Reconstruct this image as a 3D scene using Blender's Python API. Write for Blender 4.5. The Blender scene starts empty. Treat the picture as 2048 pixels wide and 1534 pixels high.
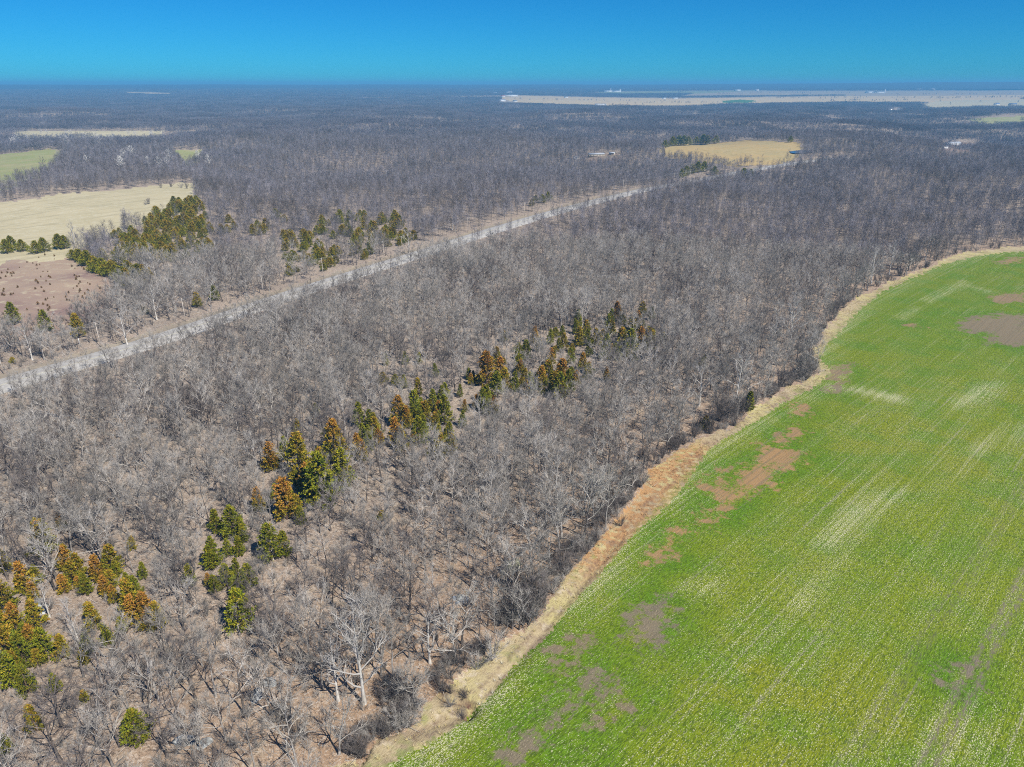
import bpy, math, random
import numpy as np
from mathutils import Vector, Matrix

random.seed(7)
RNG = np.random.default_rng(7)
R = math.radians
sc = bpy.context.scene

# ---------------------------------------------------------------- camera
CAM_H, FPX, VH = 100.0, 1421.0, 168.0          # metres, focal in photo px (2048 wide), horizon row
PITCH = math.atan((767 - VH) / FPX)
cam_d = bpy.data.cameras.new('camera')
cam = bpy.data.objects.new('camera', cam_d)
sc.collection.objects.link(cam)
cam.location = (0, 0, CAM_H)
cam.rotation_euler = (R(90) - PITCH, 0, 0)
cam_d.sensor_width = 36.0
cam_d.lens = FPX / 2048 * 36.0
cam_d.clip_end = 90000
cam_d.clip_start = 1.0
sc.camera = cam
sc.render.resolution_x, sc.render.resolution_y = 1024, 767

# ---------------------------------------------------------------- sky, sun, exposure
SUN_AZ, SUN_EL = 135.0, 49.0                   # azimuth clockwise from +Y
w = bpy.data.worlds.new('World'); sc.world = w; w.use_nodes = True
nt = w.node_tree
for n in list(nt.nodes): nt.nodes.remove(n)
sky = nt.nodes.new('ShaderNodeTexSky'); sky.sky_type = 'NISHITA'; sky.sun_disc = False
sky.sun_elevation = R(SUN_EL); sky.sun_rotation = R(SUN_AZ)
sky.altitude = 1500; sky.air_density = 1.0; sky.dust_density = 0.0; sky.ozone_density = 6.0
hs = nt.nodes.new('ShaderNodeHueSaturation'); hs.inputs['Saturation'].default_value = 1.35; hs.inputs['Value'].default_value = 1.0
tint = nt.nodes.new('ShaderNodeMix'); tint.data_type = 'RGBA'; tint.blend_type = 'MULTIPLY'; tint.inputs[0].default_value = 1.0
tint.inputs[7].default_value = (0.13, 0.77, 1.12, 1)
bg = nt.nodes.new('ShaderNodeBackground'); bg.inputs['Strength'].default_value = 0.07
wo = nt.nodes.new('ShaderNodeOutputWorld')
nt.links.new(sky.outputs[0], hs.inputs['Color']); nt.links.new(hs.outputs[0], tint.inputs[6])
sep = nt.nodes.new('ShaderNodeSeparateColor'); nt.links.new(sky.outputs[0], sep.inputs[0])
flat = nt.nodes.new('ShaderNodeMix'); flat.data_type = 'RGBA'; flat.blend_type = 'MULTIPLY'; flat.inputs[0].default_value = 1.0; flat.inputs[7].default_value = (0.05, 0.52, 1.12, 1)
nt.links.new(sep.outputs[2], flat.inputs[6])
grade = nt.nodes.new('ShaderNodeMix'); grade.data_type = 'RGBA'; grade.inputs[0].default_value = 0.30       # one even grade over the whole sky
nt.links.new(tint.outputs[2], grade.inputs[6]); nt.links.new(flat.outputs[2], grade.inputs[7])
nt.links.new(grade.outputs[2], bg.inputs['Color']); nt.links.new(bg.outputs[0], wo.inputs['Surface'])
sun_d = bpy.data.lights.new('sun', 'SUN'); sun_d.energy = 5.0; sun_d.angle = R(0.5); sun_d.color = (1.0, 0.95, 0.87)
sun = bpy.data.objects.new('sun', sun_d); sc.collection.objects.link(sun)
SUN_DIR = Vector((math.sin(R(SUN_AZ)) * math.cos(R(SUN_EL)), math.cos(R(SUN_AZ)) * math.cos(R(SUN_EL)), math.sin(R(SUN_EL))))
sun.rotation_euler = SUN_DIR.to_track_quat('Z', 'Y').to_euler()
sun.location = (0, 0, 300)
vs = sc.view_settings
vs.view_transform = 'Standard'; vs.look = 'None'; vs.exposure = 0.28; vs.gamma = 1.0; vs.use_curve_mapping = False
cy = sc.cycles
cy.max_bounces = 4; cy.diffuse_bounces = 2; cy.glossy_bounces = 1; cy.transmission_bounces = 1; cy.volume_bounces = 0
cy.use_denoising = False; cy.filter_width = 1.05
cy.caustics_reflective = False; cy.caustics_refractive = False

# ---------------------------------------------------------------- pixel <-> place
CP, SP = math.cos(PITCH), math.sin(PITCH)
def project(x, y, z):
    x = np.asarray(x, float); y = np.asarray(y, float); z = np.asarray(z, float) - CAM_H
    zc = y * CP - z * SP; yc = y * SP + z * CP
    zs = np.where(zc > 1.0, zc, 1.0)
    u = np.where(zc > 1.0, 1024 + FPX * x / zs, -9e4)
    v = np.where(zc > 1.0, 767 - FPX * yc / zs, 9e4)
    return u, v, zc
def sstep(a, b, x):
    t = np.clip((np.asarray(x, float) - a) / (b - a), 0, 1); return t * t * (3 - 2 * t)
_w = np.random.default_rng(3)
def sines(n, l0, l1):
    L = np.exp(_w.uniform(math.log(l0), math.log(l1), n)); a = _w.uniform(0, 2 * math.pi, n)
    return 2 * math.pi / L * np.cos(a), 2 * math.pi / L * np.sin(a), _w.uniform(0, 6.28, n), (L / l1) ** 0.7
S_BIG, S_MICRO, S_MED = sines(9, 330, 1300), sines(10, 3, 14), sines(7, 30, 110)
def wave(S, x, y):
    o = np.zeros(np.broadcast(x, y).shape)
    for kx, ky, ph, am in zip(*S): o += am * np.sin(kx * x + ky * y + ph)
    return o / math.sqrt(len(S[0]) / 2)
def h_large(x, y):
    x = np.asarray(x, float); y = np.asarray(y, float)
    r = np.hypot(x, y); az = np.degrees(np.arctan2(x, y))
    a = 11.0 * sstep(400, 1100, r) * (1 - 0.85 * sstep(2600, 4200, r))
    h = a * wave(S_BIG, x, y)
    ridge = 42 + 38 * sstep(6, 38, az) + 2 * np.sin(az * .5) + 1.2 * np.sin(az * 1.3 + r / 1500)
    h = h + 39 * np.clip((r - 4000) / 4500, 0, 1) + sstep(8800, 12500, r) * ridge
    return h
def unproject(u, v):
    d = np.array([(u - 1024) / FPX, CP - (v - 767) / FPX * SP, -SP - (v - 767) / FPX * CP])
    t = 60.0
    for _ in range(4000):
        p = d * t
        gap = p[2] + CAM_H - float(h_large(p[0], p[1]))
        if gap < 0.03 * (1 + t / 500) or t > 17000: break
        t += max(gap * 0.55 / max(-d[2], 0.03), 0.02) if gap < 40 else gap * 0.7
    p = d * t
    return np.array([p[0], p[1], float(h_large(p[0], p[1]))])
def px_m(u, v):
    """photo pixels per metre of height at the ground point seen at u, v"""
    p = unproject(u, v); return abs(project(p[0], p[1], p[2] + 1)[1] - project(*p)[1])
def inside(poly, u, v):
    u = np.asarray(u, float); v = np.asarray(v, float); o = np.zeros(u.shape, bool)
    P = np.asarray(poly, float); j = len(P) - 1
    for i in range(len(P)):
        x0, y0 = P[i]; x1, y1 = P[j]
        c = ((y0 > v) != (y1 > v)) & (u < (x1 - x0) * (v - y0) / (y1 - y0 + 1e-12) + x0)
        o ^= c; j = i
    return o
def seg_dist(poly, x, y, closed=False):
    P = np.asarray(poly, float); d = np.full(np.shape(x), 1e9)
    n = len(P) if closed else len(P) - 1
    for i in range(n):
        a = P[i]; b = P[(i + 1) % len(P)]; ab = b - a; L2 = ab @ ab + 1e-12
        t = np.clip(((x - a[0]) * ab[0] + (y - a[1]) * ab[1]) / L2, 0, 1)
        d = np.minimum(d, np.hypot(x - a[0] - t * ab[0], y - a[1] - t * ab[1]))
    return d

# ---------------------------------------------------------------- the plan of the place, read from the photo
GREEN = [(735, 1545), (850, 1490), (930, 1442), (978, 1400), (1050, 1312), (1110, 1255), (1150, 1203), (1215, 1130), (1268, 1072),
         (1308, 1032), (1345, 1000), (1388, 942), (1412, 905), (1440, 884), (1500, 852), (1560, 810), (1640, 768), (1662, 742), (1640, 716),
         (1655, 690), (1692, 650), (1724, 615), (1764, 585), (1824, 555), (1884, 530), (1955, 511), (2060, 500), (2300, 480), (2700, 520), (3400, 1000), (3600, 2600), (300, 2600)]
MARGIN = [(600, 1560), (728, 1515), (800, 1455), (850, 1410), (905, 1368), (985, 1300), (1062, 1255), (1098, 1200), (1158, 1120), (1228, 1050),
          (1258, 1000), (1335, 905), (1395, 882), (1478, 848), (1500, 815), (1600, 768), (1632, 742), (1626, 700), (1656, 650), (1700, 604),
          (1780, 565), (1850, 536), (1920, 507), (2060, 490), (2300, 470), (2300, 485), (2060, 520), (1960, 530), (1850, 565), (1780, 600), (1720, 650), (1690, 690), (1680, 760), (1560, 840), (1440, 930), (1380, 1000), (1300, 1080), (1200, 1180), (1130, 1280), (1040, 1380), (960, 1450), (860, 1520), (780, 1580)]
def low(poly_far, poly_near, k=0.885):
    """far edge as seen; near edge pushed down behind the tree tops that hide it"""
    return poly_far + [(u, VH + (v - VH) / k) for u, v in poly_near]
TAN_FIELD = low([(-300, 445), (0, 405), (100, 392), (260, 377), (385, 363)], [(392, 374), (372, 395), (300, 412), (252, 428), (165, 458), (130, 478), (0, 484), (-300, 500)])
PASTURE = [(-300, 560), (0, 522), (60, 513), (130, 503), (146, 520), (190, 545), (258, 582), (150, 650), (0, 690), (-300, 760)]
HAY_FIELD = low([(-300, 325), (0, 310), (60, 301), (105, 296), (132, 305)], [(100, 326), (50, 344), (0, 360), (-300, 380)])
GLADE = low([(345, 301), (420, 298), (412, 305)], [(392, 316), (366, 318)], 0.92)
STRIP = low([(30, 262), (330, 262)], [(325, 266), (35, 266)], 0.9)
FAR_CLEARING = [(248, 184), (300, 185), (345, 187), (345, 191), (300, 191), (250, 188)]
OCHRE = low([(1318, 296), (1360, 289), (1420, 287), (1500, 280), (1598, 285), (1612, 300)], [(1585, 306), (1540, 314), (1460, 316), (1400, 306), (1330, 300)], 0.9)
EAST_PADDOCK = [(1930, 237), (2060, 231), (2060, 249), (1960, 250)]
EAST_MEADOW = [(1832, 212), (1870, 203), (1930, 200), (2070, 199), (2070, 216), (1850, 219)]
PLAIN_TAN = [(995, 192), (1040, 191), (1200, 195), (1350, 197), (1700, 192), (1830, 192), (2070, 190), (2070, 198), (1930, 204), (1830, 208), (1700, 207), (1480, 210), (1340, 217), (1200, 215), (1040, 210)]
PLAIN_GREY = [(1380, 188), (1500, 182), (1750, 182), (2070, 180), (2070, 190), (1830, 192), (1700, 192), (1350, 195)]
PLAIN_GREEN = [(1150, 186), (1250, 183), (1500, 181), (1560, 182), (1500, 185), (1380, 188), (1250, 190)]
CROP_SPOT = [(1440, 202), (1480, 199), (1512, 201), (1505, 205), (1450, 206)]
WEST_STRIP = [(700, 196), (780, 196), (780, 199), (700, 198)]
WEST_STRIP_B = [(815, 194), (1000, 192), (1000, 196), (930, 196), (815, 196)]
POND = [(1578, 303), (1600, 300), (1622, 302), (1630, 306), (1600, 309), (1582, 308)]
YARD_WHITE = [(1880, 282), (1990, 286), (1960, 296), (1930, 312), (1885, 312)]
YARD_TRAILER = [(1172, 310), (1240, 307), (1242, 326), (1176, 330)]
ROAD_PX = [(-420, 905), (-150, 820), (0, 772), (120, 737), (280, 692), (434, 640), (567, 594), (700, 551), (837, 509), (990, 459), (1090, 429), (1190, 403), (1270, 385), (1356, 366), (1461, 347), (1560, 332), (1700, 315)]
ROAD = np.array([unproject(*p)[:2] for p in ROAD_PX])
def smooth_line(P, n=4):
    for _ in range(n):
        Q = [P[0]]
        for a, b in zip(P[:-1], P[1:]): Q += [a * .75 + b * .25, a * .25 + b * .75]
        P = np.array(Q + [P[-1]])
    return P
ROAD = smooth_line(ROAD, 3)
road_w = 6.6
GULLY = np.array([unproject(*p)[:2] for p in [(862, 1368), (890, 1392), (918, 1398), (940, 1404), (944, 1416), (936, 1428)]])
DITCH = np.array([unproject(*p)[:2] for p in [(820, 1462), (900, 1437), (945, 1422), (972, 1390), (1000, 1355), (1040, 1318), (1085, 1262), (1130, 1200), (1200, 1122), (1240, 1075)]])
_tn = np.gradient(ROAD, axis=0); _tn /= np.linalg.norm(_tn, axis=1)[:, None]
ROAD_N = np.stack([-_tn[:, 1], _tn[:, 0]], 1)          # points to the far (west) side
VERGE_FAR = ROAD + ROAD_N * 13
VERGE_NEAR = ROAD - ROAD_N * 8
VERGE = [tuple(p) for p in VERGE_FAR] + [tuple(p) for p in VERGE_NEAR[::-1]]
HOUSE_GAPS = [[(1640, 236), (1675, 236), (1675, 253), (1640, 253)], [(1770, 217), (1806, 216), (1806, 227), (1770, 227)], [(1190, 207), (1214, 207), (1214, 216), (1190, 216)], [(996, 198), (1040, 198), (1040, 210), (996, 210)]]
FIELDS = HOUSE_GAPS + [GREEN, MARGIN, TAN_FIELD, PASTURE, HAY_FIELD, GLADE, STRIP, FAR_CLEARING, OCHRE, EAST_PADDOCK, EAST_MEADOW, PLAIN_TAN, PLAIN_GREY, PLAIN_GREEN, CROP_SPOT, WEST_STRIP, WEST_STRIP_B, POND, YARD_WHITE, YARD_TRAILER]

GREEN_EDGE, MARGIN_EDGE = GREEN[:27], MARGIN[1:24]
_rag = np.random.default_rng(61)
def ragged(poly, amp):
    out = []
    for i, a in enumerate(poly):
        b = poly[(i + 1) % len(poly)]; L = math.hypot(b[0] - a[0], b[1] - a[1]); n_ = int(min(14, max(1, L / (6 + .02 * max(a[1] - VH, 0)))))
        for k in range(n_):
            t_ = k / n_; v_ = a[1] + (b[1] - a[1]) * t_; q = amp * max(v_ - VH, 3)
            out.append((a[0] + (b[0] - a[0]) * t_ + _rag.normal(0, q), v_ + _rag.normal(0, q * .6)))
    return out
MARGIN[:] = ragged(MARGIN, .0085); GREEN[:] = ragged(GREEN, .0022)
for _p in (TAN_FIELD, PASTURE, HAY_FIELD, GLADE, OCHRE, EAST_PADDOCK, EAST_MEADOW): _p[:] = ragged(_p, .012)
def height(x, y):
    h = h_large(x, y)
    r = np.hypot(x, y); near = r < 700
    if np.any(near):
        xs, ys = np.where(near, x, 0), np.where(near, y, 0)
        dr = seg_dist(ROAD, xs, ys)
        m = sstep(8, 22, dr) * (1 - sstep(450, 650, r)) * near
        u, v, _ = project(xs, ys, 0 * xs)
        smooth = 1 - 0.75 * (inside(GREEN, u, v) | inside(MARGIN, u, v))
        h = h + m * (0.16 * wave(S_MICRO, xs, ys) * smooth + 0.5 * wave(S_MED, xs, ys) * smooth)
        h = h - np.where(near, 1.5 * np.exp(-(seg_dist(GULLY, xs, ys) / .8) ** 2) + 0.55 * np.exp(-(seg_dist(DITCH, xs, ys) / 1.3) ** 2), 0)
        h = h - np.where(near, 0.45 * np.exp(-((dr - 10.5) / 2.2) ** 2), 0)      # roadside ditches
    return h

# ---------------------------------------------------------------- material helpers
def new_mat(name, rough=0.9, spec=0.2):
    m = bpy.data.materials.new(name); m.use_nodes = True
    b = m.node_tree.nodes['Principled BSDF']
    b.inputs['Roughness'].default_value = rough
    b.inputs['Specular IOR Level'].default_value = spec
    return m, m.node_tree, b
class NB:
    """small node-graph builder"""
    def __init__(s, nt): s.nt = nt
    def n(s, t, **k):
        o = s.nt.nodes.new(t)
        for a, b in k.items(): setattr(o, a, b)
        return o
    def l(s, a, b): s.nt.links.new(a, b)
    def pos(s): return s.n('ShaderNodeNewGeometry').outputs['Position']
    def attr(s, name): return s.n('ShaderNodeAttribute', attribute_name=name).outputs['Fac']
    def mapped(s, src, scale=(1, 1, 1), rot=0.0):
        a = s.n('ShaderNodeMapping'); a.vector_type = 'POINT'
        if rot:
            b = s.n('ShaderNodeVectorRotate', rotation_type='Z_AXIS'); b.inputs['Angle'].default_value = rot
            s.l(src, b.inputs['Vector']); src = b.outputs[0]
        a.inputs['Scale'].default_value = scale; s.l(src, a.inputs['Vector']); return a.outputs[0]
    def noise(s, vec, scale, detail=3, rough=0.6):
        o = s.n('ShaderNodeTexNoise'); o.inputs['Scale'].default_value = scale; o.inputs['Detail'].default_value = detail
        o.inputs['Roughness'].default_value = rough; s.l(vec, o.inputs['Vector']); return o.outputs['Fac']
    def math(s, op, a, b=0.0, c=None):
        o = s.n('ShaderNodeMath', operation=op)
        for i, q in enumerate((a, b) if c is None else (a, b, c)):
            if isinstance(q, (int, float)): o.inputs[i].default_value = q
            else: s.l(q, o.inputs[i])
        return o.outputs[0]
    def step(s, x, a, b):
        o = s.n('ShaderNodeMapRange', interpolation_type='SMOOTHSTEP'); s.l(x, o.inputs[0])
        o.inputs[1].default_value = a; o.inputs[2].default_value = b; return o.outputs[0]
    def mix(s, f, a, b):
        o = s.n('ShaderNodeMix', data_type='RGBA')
        if isinstance(f, (int, float)): o.inputs[0].default_value = f
        else: s.l(f, o.inputs[0])
        for i, q in ((6, a), (7, b)):
            if isinstance(q, tuple): o.inputs[i].default_value = (*q, 1)
            else: s.l(q, o.inputs[i])
        return o.outputs[2]
    def val(s, col, f):
        o = s.n('ShaderNodeMix', data_type='RGBA', blend_type='MULTIPLY'); o.inputs[0].default_value = 1.0
        s.l(col, o.inputs[6]); s.l(f, o.inputs[7]); return o.outputs[2]
    def bump(s, h, strength, dist, bsdf):
        o = s.n('ShaderNodeBump'); o.inputs['Strength'].default_value = strength; o.inputs['Distance'].default_value = dist
        s.l(h, o.inputs['Height']); s.l(o.outputs[0], bsdf.inputs['Normal'])

def mat_floor():
    m, t, b = new_mat('leaf_litter'); g = NB(t); p = g.pos()
    n1, n2, n3 = g.noise(p, .022, 4), g.noise(p, .25, 4), g.noise(p, 1.7, 4, .8)
    warm = g.attr('warm')
    c = g.mix(g.step(n1, .38, .66), (.285, .225, .175), (.36, .285, .22))
    c = g.mix(warm, c, (.37, .235, .135))
    c = g.mix(g.step(n2, .5, .72), c, (.42, .33, .23))
    c = g.mix(g.math('MULTIPLY', g.step(n3, .50, .62), .8), c, (.55, .46, .37))
    c = g.mix(g.math('MULTIPLY', g.step(g.noise(g.mapped(p, (1.1, 2.6, 1), .6), 1.0, 4, .8), .53, .64), .9), c, (.085, .066, .053))
    g.l(c, b.inputs['Base Color']); g.bump(n3, .9, .25, b); return m
def mat_field():
    m, t, b = new_mat('winter_wheat', .85, .15); g = NB(t); p = g.pos()
    rows = g.mapped(p, (1.25, .014, 1), R(45)); rowsf = g.mapped(p, (3.6, .75, 1), R(45)); rowsw = g.mapped(p, (.30, .008, 1), R(45))
    drill = g.mapped(p, (2.6, .03, 1), R(45))
    n_low, n_mid, n_fine = g.noise(p, .012, 3), g.noise(p, .07, 4), g.noise(rowsf, 1.0, 3, .75)
    n_row, n_roww = g.noise(rows, 1.0, 3, .65), g.noise(rowsw, 1.0, 3, .6)
    n_dot = g.noise(g.mapped(p, (4.6, 2.6, 1), R(45)), 1.0, 2, .8)
    n_drill = g.noise(drill, 1.0, 2, .6)
    lush = g.math('ADD', g.math('MULTIPLY', g.attr('lush'), .75), g.math('MULTIPLY', g.step(n_mid, .42, .66), .4))
    c = g.mix(g.step(n_low, .42, .58), (.205, .258, .007), (.228, .256, .008))
    c = g.mix(g.step(n_mid, .4, .68), c, (.165, .24, .008))
    c = g.mix(lush, c, (.11, .225, .007))
    c = g.mix(g.math('MULTIPLY', g.step(n_fine, .44, .60), .8), c, (.052, .085, .006))
    # standing straw stubble between the plants
    s = g.math('ADD', g.math('MULTIPLY', n_dot, 1.15), g.math('MULTIPLY', n_row, .31))
    s = g.math('ADD', s, g.math('MULTIPLY', n_roww, .13)); s = g.math('ADD', s, g.math('MULTIPLY', n_drill, .22))
    s = g.math('ADD', s, g.math('MULTIPLY', g.attr('straw'), .16)); s = g.math('SUBTRACT', s, g.math('MULTIPLY', g.attr('lush'), .07))
    c = g.mix(g.math('MULTIPLY', g.step(s, .97, 1.12), .87), c, (.62, .58, .37))
    c = g.mix(g.math('MULTIPLY', g.step(g.math('ADD', n_row, g.math('MULTIPLY', n_fine, .3)), .78, .86), .5), c, (.19, .17, .12))
    # bare soil, ragged edge
    e = g.math('ADD', g.attr('bare'), g.math('MULTIPLY', g.math('SUBTRACT', g.noise(p, .30, 7, .85), .5), 1.9))
    e = g.math('ADD', e, g.math('MULTIPLY', g.math('SUBTRACT', g.noise(p, .075, 4, .6), .5), 1.3))
    soil = g.mix(g.attr('rust'), (.22, .165, .125), (.42, .225, .105))
    soil = g.mix(g.math('MULTIPLY', g.step(n_dot, .5, .66), .55), soil, (.33, .25, .17))
    soil = g.mix(g.math('MULTIPLY', g.step(n_row, .45, .62), .5), soil, (.15, .115, .09))
    c = g.mix(g.math('MULTIPLY', g.math('MULTIPLY', g.step(e, .43, .70), g.math('SUBTRACT', 1.0, g.math('MULTIPLY', g.step(n_fine, .58, .70), .6))), .86), c, soil)
    tr = g.math('MULTIPLY', g.attr('track'), g.step(n_fine, .34, .56))
    c = g.mix(tr, c, (.21, .165, .13))
    g.l(c, b.inputs['Base Color']); g.bump(g.math('ADD', n_fine, n_dot), .8, .16, b); return m
def mat_grass(name, a, bb, cc, streak=0.0):
    m, t, b = new_mat(name, .9, .1); g = NB(t); p = g.pos()
    n1, n2, n3 = g.noise(p, .02, 4), g.noise(p, .16, 4), g.noise(p, 2.0, 3, .75)
    c = g.mix(g.step(n1, .36, .64), a, bb); c = g.mix(g.step(n2, .48, .72), c, cc)
    c = g.mix(g.math('MULTIPLY', g.step(n3, .52, .72), .55), c, tuple(q * .5 for q in a))
    if streak:
        c = g.mix(g.math('MULTIPLY', g.step(g.noise(g.mapped(p, (.18, .012, 1), R(45)), 1.0, 3), .5, .66), streak), c, tuple(q * .72 for q in bb))
    g.l(c, b.inputs['Base Color']); g.bump(n3, .7, .2, b); return m
def mat_margin():
    m, t, b = new_mat('dry_margin_grass', .9, .1); g = NB(t); p = g.pos()
    n1, n2, n3 = g.noise(p, .05, 4), g.noise(p, .5, 4), g.noise(g.mapped(p, (3, 1.2, 1), R(40)), 1.0, 3, .75)
    c = g.mix(g.step(n1, .4, .62), (.46, .37, .22), (.52, .45, .20)); c = g.mix(g.step(n2, .5, .7), c, (.56, .47, .34))
    c = g.mix(g.math('MULTIPLY', g.attr('rust'), g.step(n2, .35, .55)), c, (.47, .27, .12))
    c = g.mix(g.math('MULTIPLY', g.attr('lush'), g.step(n2, .40, .60)), c, (.17, .22, .04))
    c = g.mix(g.math('MULTIPLY', g.step(n3, .50, .66), .5), c, (.26, .19, .11))
    c = g.mix(g.math('MULTIPLY', g.step(g.noise(p, .13, 4, .7), .5, .64), .7), c, (.30, .225, .15))
    c = g.mix(g.math('MULTIPLY', g.step(g.noise(p, .09, 3, .7), .56, .66), .6), c, (.22, .25, .06))
    c = g.mix(g.math('MULTIPLY', g.attr('dug'), g.step(n2, .30, .62)), c, (.12, .065, .048))
    g.l(c, b.inputs['Base Color']); g.bump(n3, .9, .25, b); return m
def mat_bark(name, a, bb, var=.5):
    m, t, b = new_mat(name, .9, .1); g = NB(t)
    r = g.n('ShaderNodeObjectInfo').outputs['Random']; tc = g.n('ShaderNodeTexCoord').outputs['Object']
    c = g.mix(g.step(g.noise(tc, .9, 3), .35, .65), a, bb)
    k = g.math('ADD', g.math('MULTIPLY', r, var), 1 - var * .55)
    g.l(g.val(c, k), b.inputs['Base Color']); return m
def mat_vcol(name, rough=.8):
    m, t, b = new_mat(name, rough, .15); g = NB(t)
    a = g.n('ShaderNodeAttribute', attribute_name='tone').outputs['Color']
    r = g.n('ShaderNodeObjectInfo').outputs['Random']
    g.l(g.val(a, g.math('ADD', g.math('MULTIPLY', r, .35), .82)), b.inputs['Base Color']); return m
def mat_plain(name, col, rough=.7, spec=.3, var=.15, scale=1.5):
    m, t, b = new_mat(name, rough, spec); g = NB(t)
    c = g.mix(g.step(g.noise(g.pos(), scale, 4), .35, .65), tuple(q * (1 - var) for q in col), tuple(min(1, q * (1 + var)) for q in col))
    g.l(c, b.inputs['Base Color']); return m

M = {
    'floor': mat_floor(), 'wheat': mat_field(), 'margin': mat_margin(),
    'tan': mat_grass('cured_pasture', (.52, .45, .28), (.47, .41, .25), (.56, .50, .34), .5),
    'redpasture': mat_grass('broomsedge', (.38, .28, .20), (.27, .18, .15), (.46, .38, .26)),
    'hay': mat_grass('greening_hay', (.30, .32, .12), (.38, .34, .17), (.26, .30, .11), .6),
    'ochre': mat_grass('ochre_stubble', (.46, .33, .14), (.40, .32, .15), (.50, .37, .18), .4),
    'plain_tan': mat_grass('far_stubble', (.60, .45, .24), (.50, .38, .22), (.62, .49, .29)),
    'plain_grey': mat_grass('far_fallow', (.36, .29, .20), (.44, .35, .21), (.32, .24, .20)),
    'plain_green': mat_grass('far_pasture', (.24, .27, .12), (.30, .29, .15), (.34, .30, .18)),
    'crop': mat_grass('far_crop', (.08, .18, .06), (.09, .19, .06), (.09, .18, .06)),
    'verge': mat_grass('road_verge', (.34, .28, .20), (.27, .23, .18), (.40, .34, .25)),
    'yard': mat_grass('bare_yard', (.26, .18, .145), (.23, .19, .145), (.27, .22, .15)),
    'bark': mat_bark('grey_bark', (.22, .20, .18), (.40, .375, .345), .7),
    'twig': mat_bark('grey_twigs', (.275, .252, .222), (.45, .415, .37), .8),
    'midtwig_shaded': mat_bark('grey_mid_twigs_shaded', (.215, .196, .205), (.285, .262, .272), .8), 'fartwig_shaded': mat_bark('grey_far_twigs_shaded', (.15, .138, .15), (.20, .186, .198), .6),  # shade put into the colour: coarse mid and far crowns barely shadow themselves
    'darkbark': mat_bark('dark_bark', (.10, .085, .075), (.18, .155, .14)),
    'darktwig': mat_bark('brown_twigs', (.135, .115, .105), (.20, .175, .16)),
    'palebark': mat_bark('white_bark', (.48, .45, .40), (.66, .63, .58), .2),
    'paletwig': mat_bark('pale_twigs', (.40, .37, .34), (.48, .45, .41), .2),
    'cedar': mat_vcol('cedar_sprays'), 'cedarbark': mat_bark('cedar_bark', (.13, .085, .06), (.2, .14, .1)),
    'drygrass': mat_vcol('dry_grass_blades', .9),
    'asphalt': mat_plain('worn_asphalt', (.42, .40, .365), .85, .2, .14, .35),
    'paint': mat_plain('road_paint', (.72, .66, .38), .7, .3), 'edgepaint': mat_plain('road_edge_paint', (.75, .74, .70), .7, .3),
    'wood': mat_plain('weathered_pole', (.52, .46, .39), .85, .2, .2, 2), 'wire': mat_plain('wire_metal', (.38, .37, .36), .5, .5, .1),
    'insul': mat_plain('insulator', (.45, .45, .42), .3, .5, .1),
    'white': mat_plain('white_siding', (.8, .8, .78), .6, .3, .05), 'steelroof': mat_plain('steel_roof', (.42, .44, .47), .45, .5, .08),
    'greyroof': mat_plain('grey_shingle', (.22, .22, .23), .8, .2), 'redroof': mat_plain('red_roof', (.35, .1, .07), .6, .3), 'blueroof': mat_plain('blue_roof', (.10, .16, .30), .5, .4),
    'tanwall': mat_plain('tan_siding', (.5, .44, .34), .7, .2), 'glass': mat_plain('dark_window', (.03, .035, .045), .12, .6), 'door': mat_plain('door_brown', (.16, .09, .05), .6, .3),
    'rock': mat_plain('limestone', (.36, .37, .355), .9, .2, .4, .9), 'bluerock': mat_plain('blue_grey_rock', (.27, .31, .36), .8, .3, .35, 1.5),
    'board': mat_plain('grey_board', (.55, .52, .45), .9, .1, .25, 3), 'moss': mat_plain('mossy_roof', (.27, .27, .17), .9, .1, .35, 2),
    'canopy': mat_grass('far_canopy', (.075, .075, .08), (.06, .06, .065), (.085, .08, .08)),
}
mw, tw, bw = new_mat('pond_water', .06, .5); bw.inputs['Base Color'].default_value = (.02, .11, .26, 1); M['water'] = mw

# ---------------------------------------------------------------- object helpers
COL = sc.collection
def tag(o, label=None, cat=None, group=None, kind=None):
    if label: o['label'] = label
    if cat: o['category'] = cat
    if group: o['group'] = group
    if kind: o['kind'] = kind
    return o
def mesh_np(name, V, F, mats, mi=None):
    me = bpy.data.meshes.new(name); V = np.asarray(V, np.float32); F = np.asarray(F, np.int32); k = F.shape[1]
    me.vertices.add(len(V)); me.vertices.foreach_set('co', V.ravel())
    me.loops.add(F.size); me.loops.foreach_set('vertex_index', F.ravel())
    me.polygons.add(len(F)); me.polygons.foreach_set('loop_start', np.arange(0, F.size, k, dtype=np.int32))
    me.polygons.foreach_set('loop_total', np.full(len(F), k, np.int32))
    for m in mats: me.materials.append(M[m])
    if mi is not None: me.polygons.foreach_set('material_index', np.asarray(mi, np.int32))
    me.update(calc_edges=True); return me
def link(name, me, parent=None, loc=None):
    o = bpy.data.objects.new(name, me); COL.objects.link(o)
    if parent: o.parent = parent
    if loc is not None: o.location = loc
    return o
def empty(name, loc, rz=0.0, s=1.0):
    o = bpy.data.objects.new(name, None); COL.objects.link(o); o.location = loc; o.rotation_euler = (0, 0, rz); o.scale = (s, s, s); o.empty_display_size = .3
    return o
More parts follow.
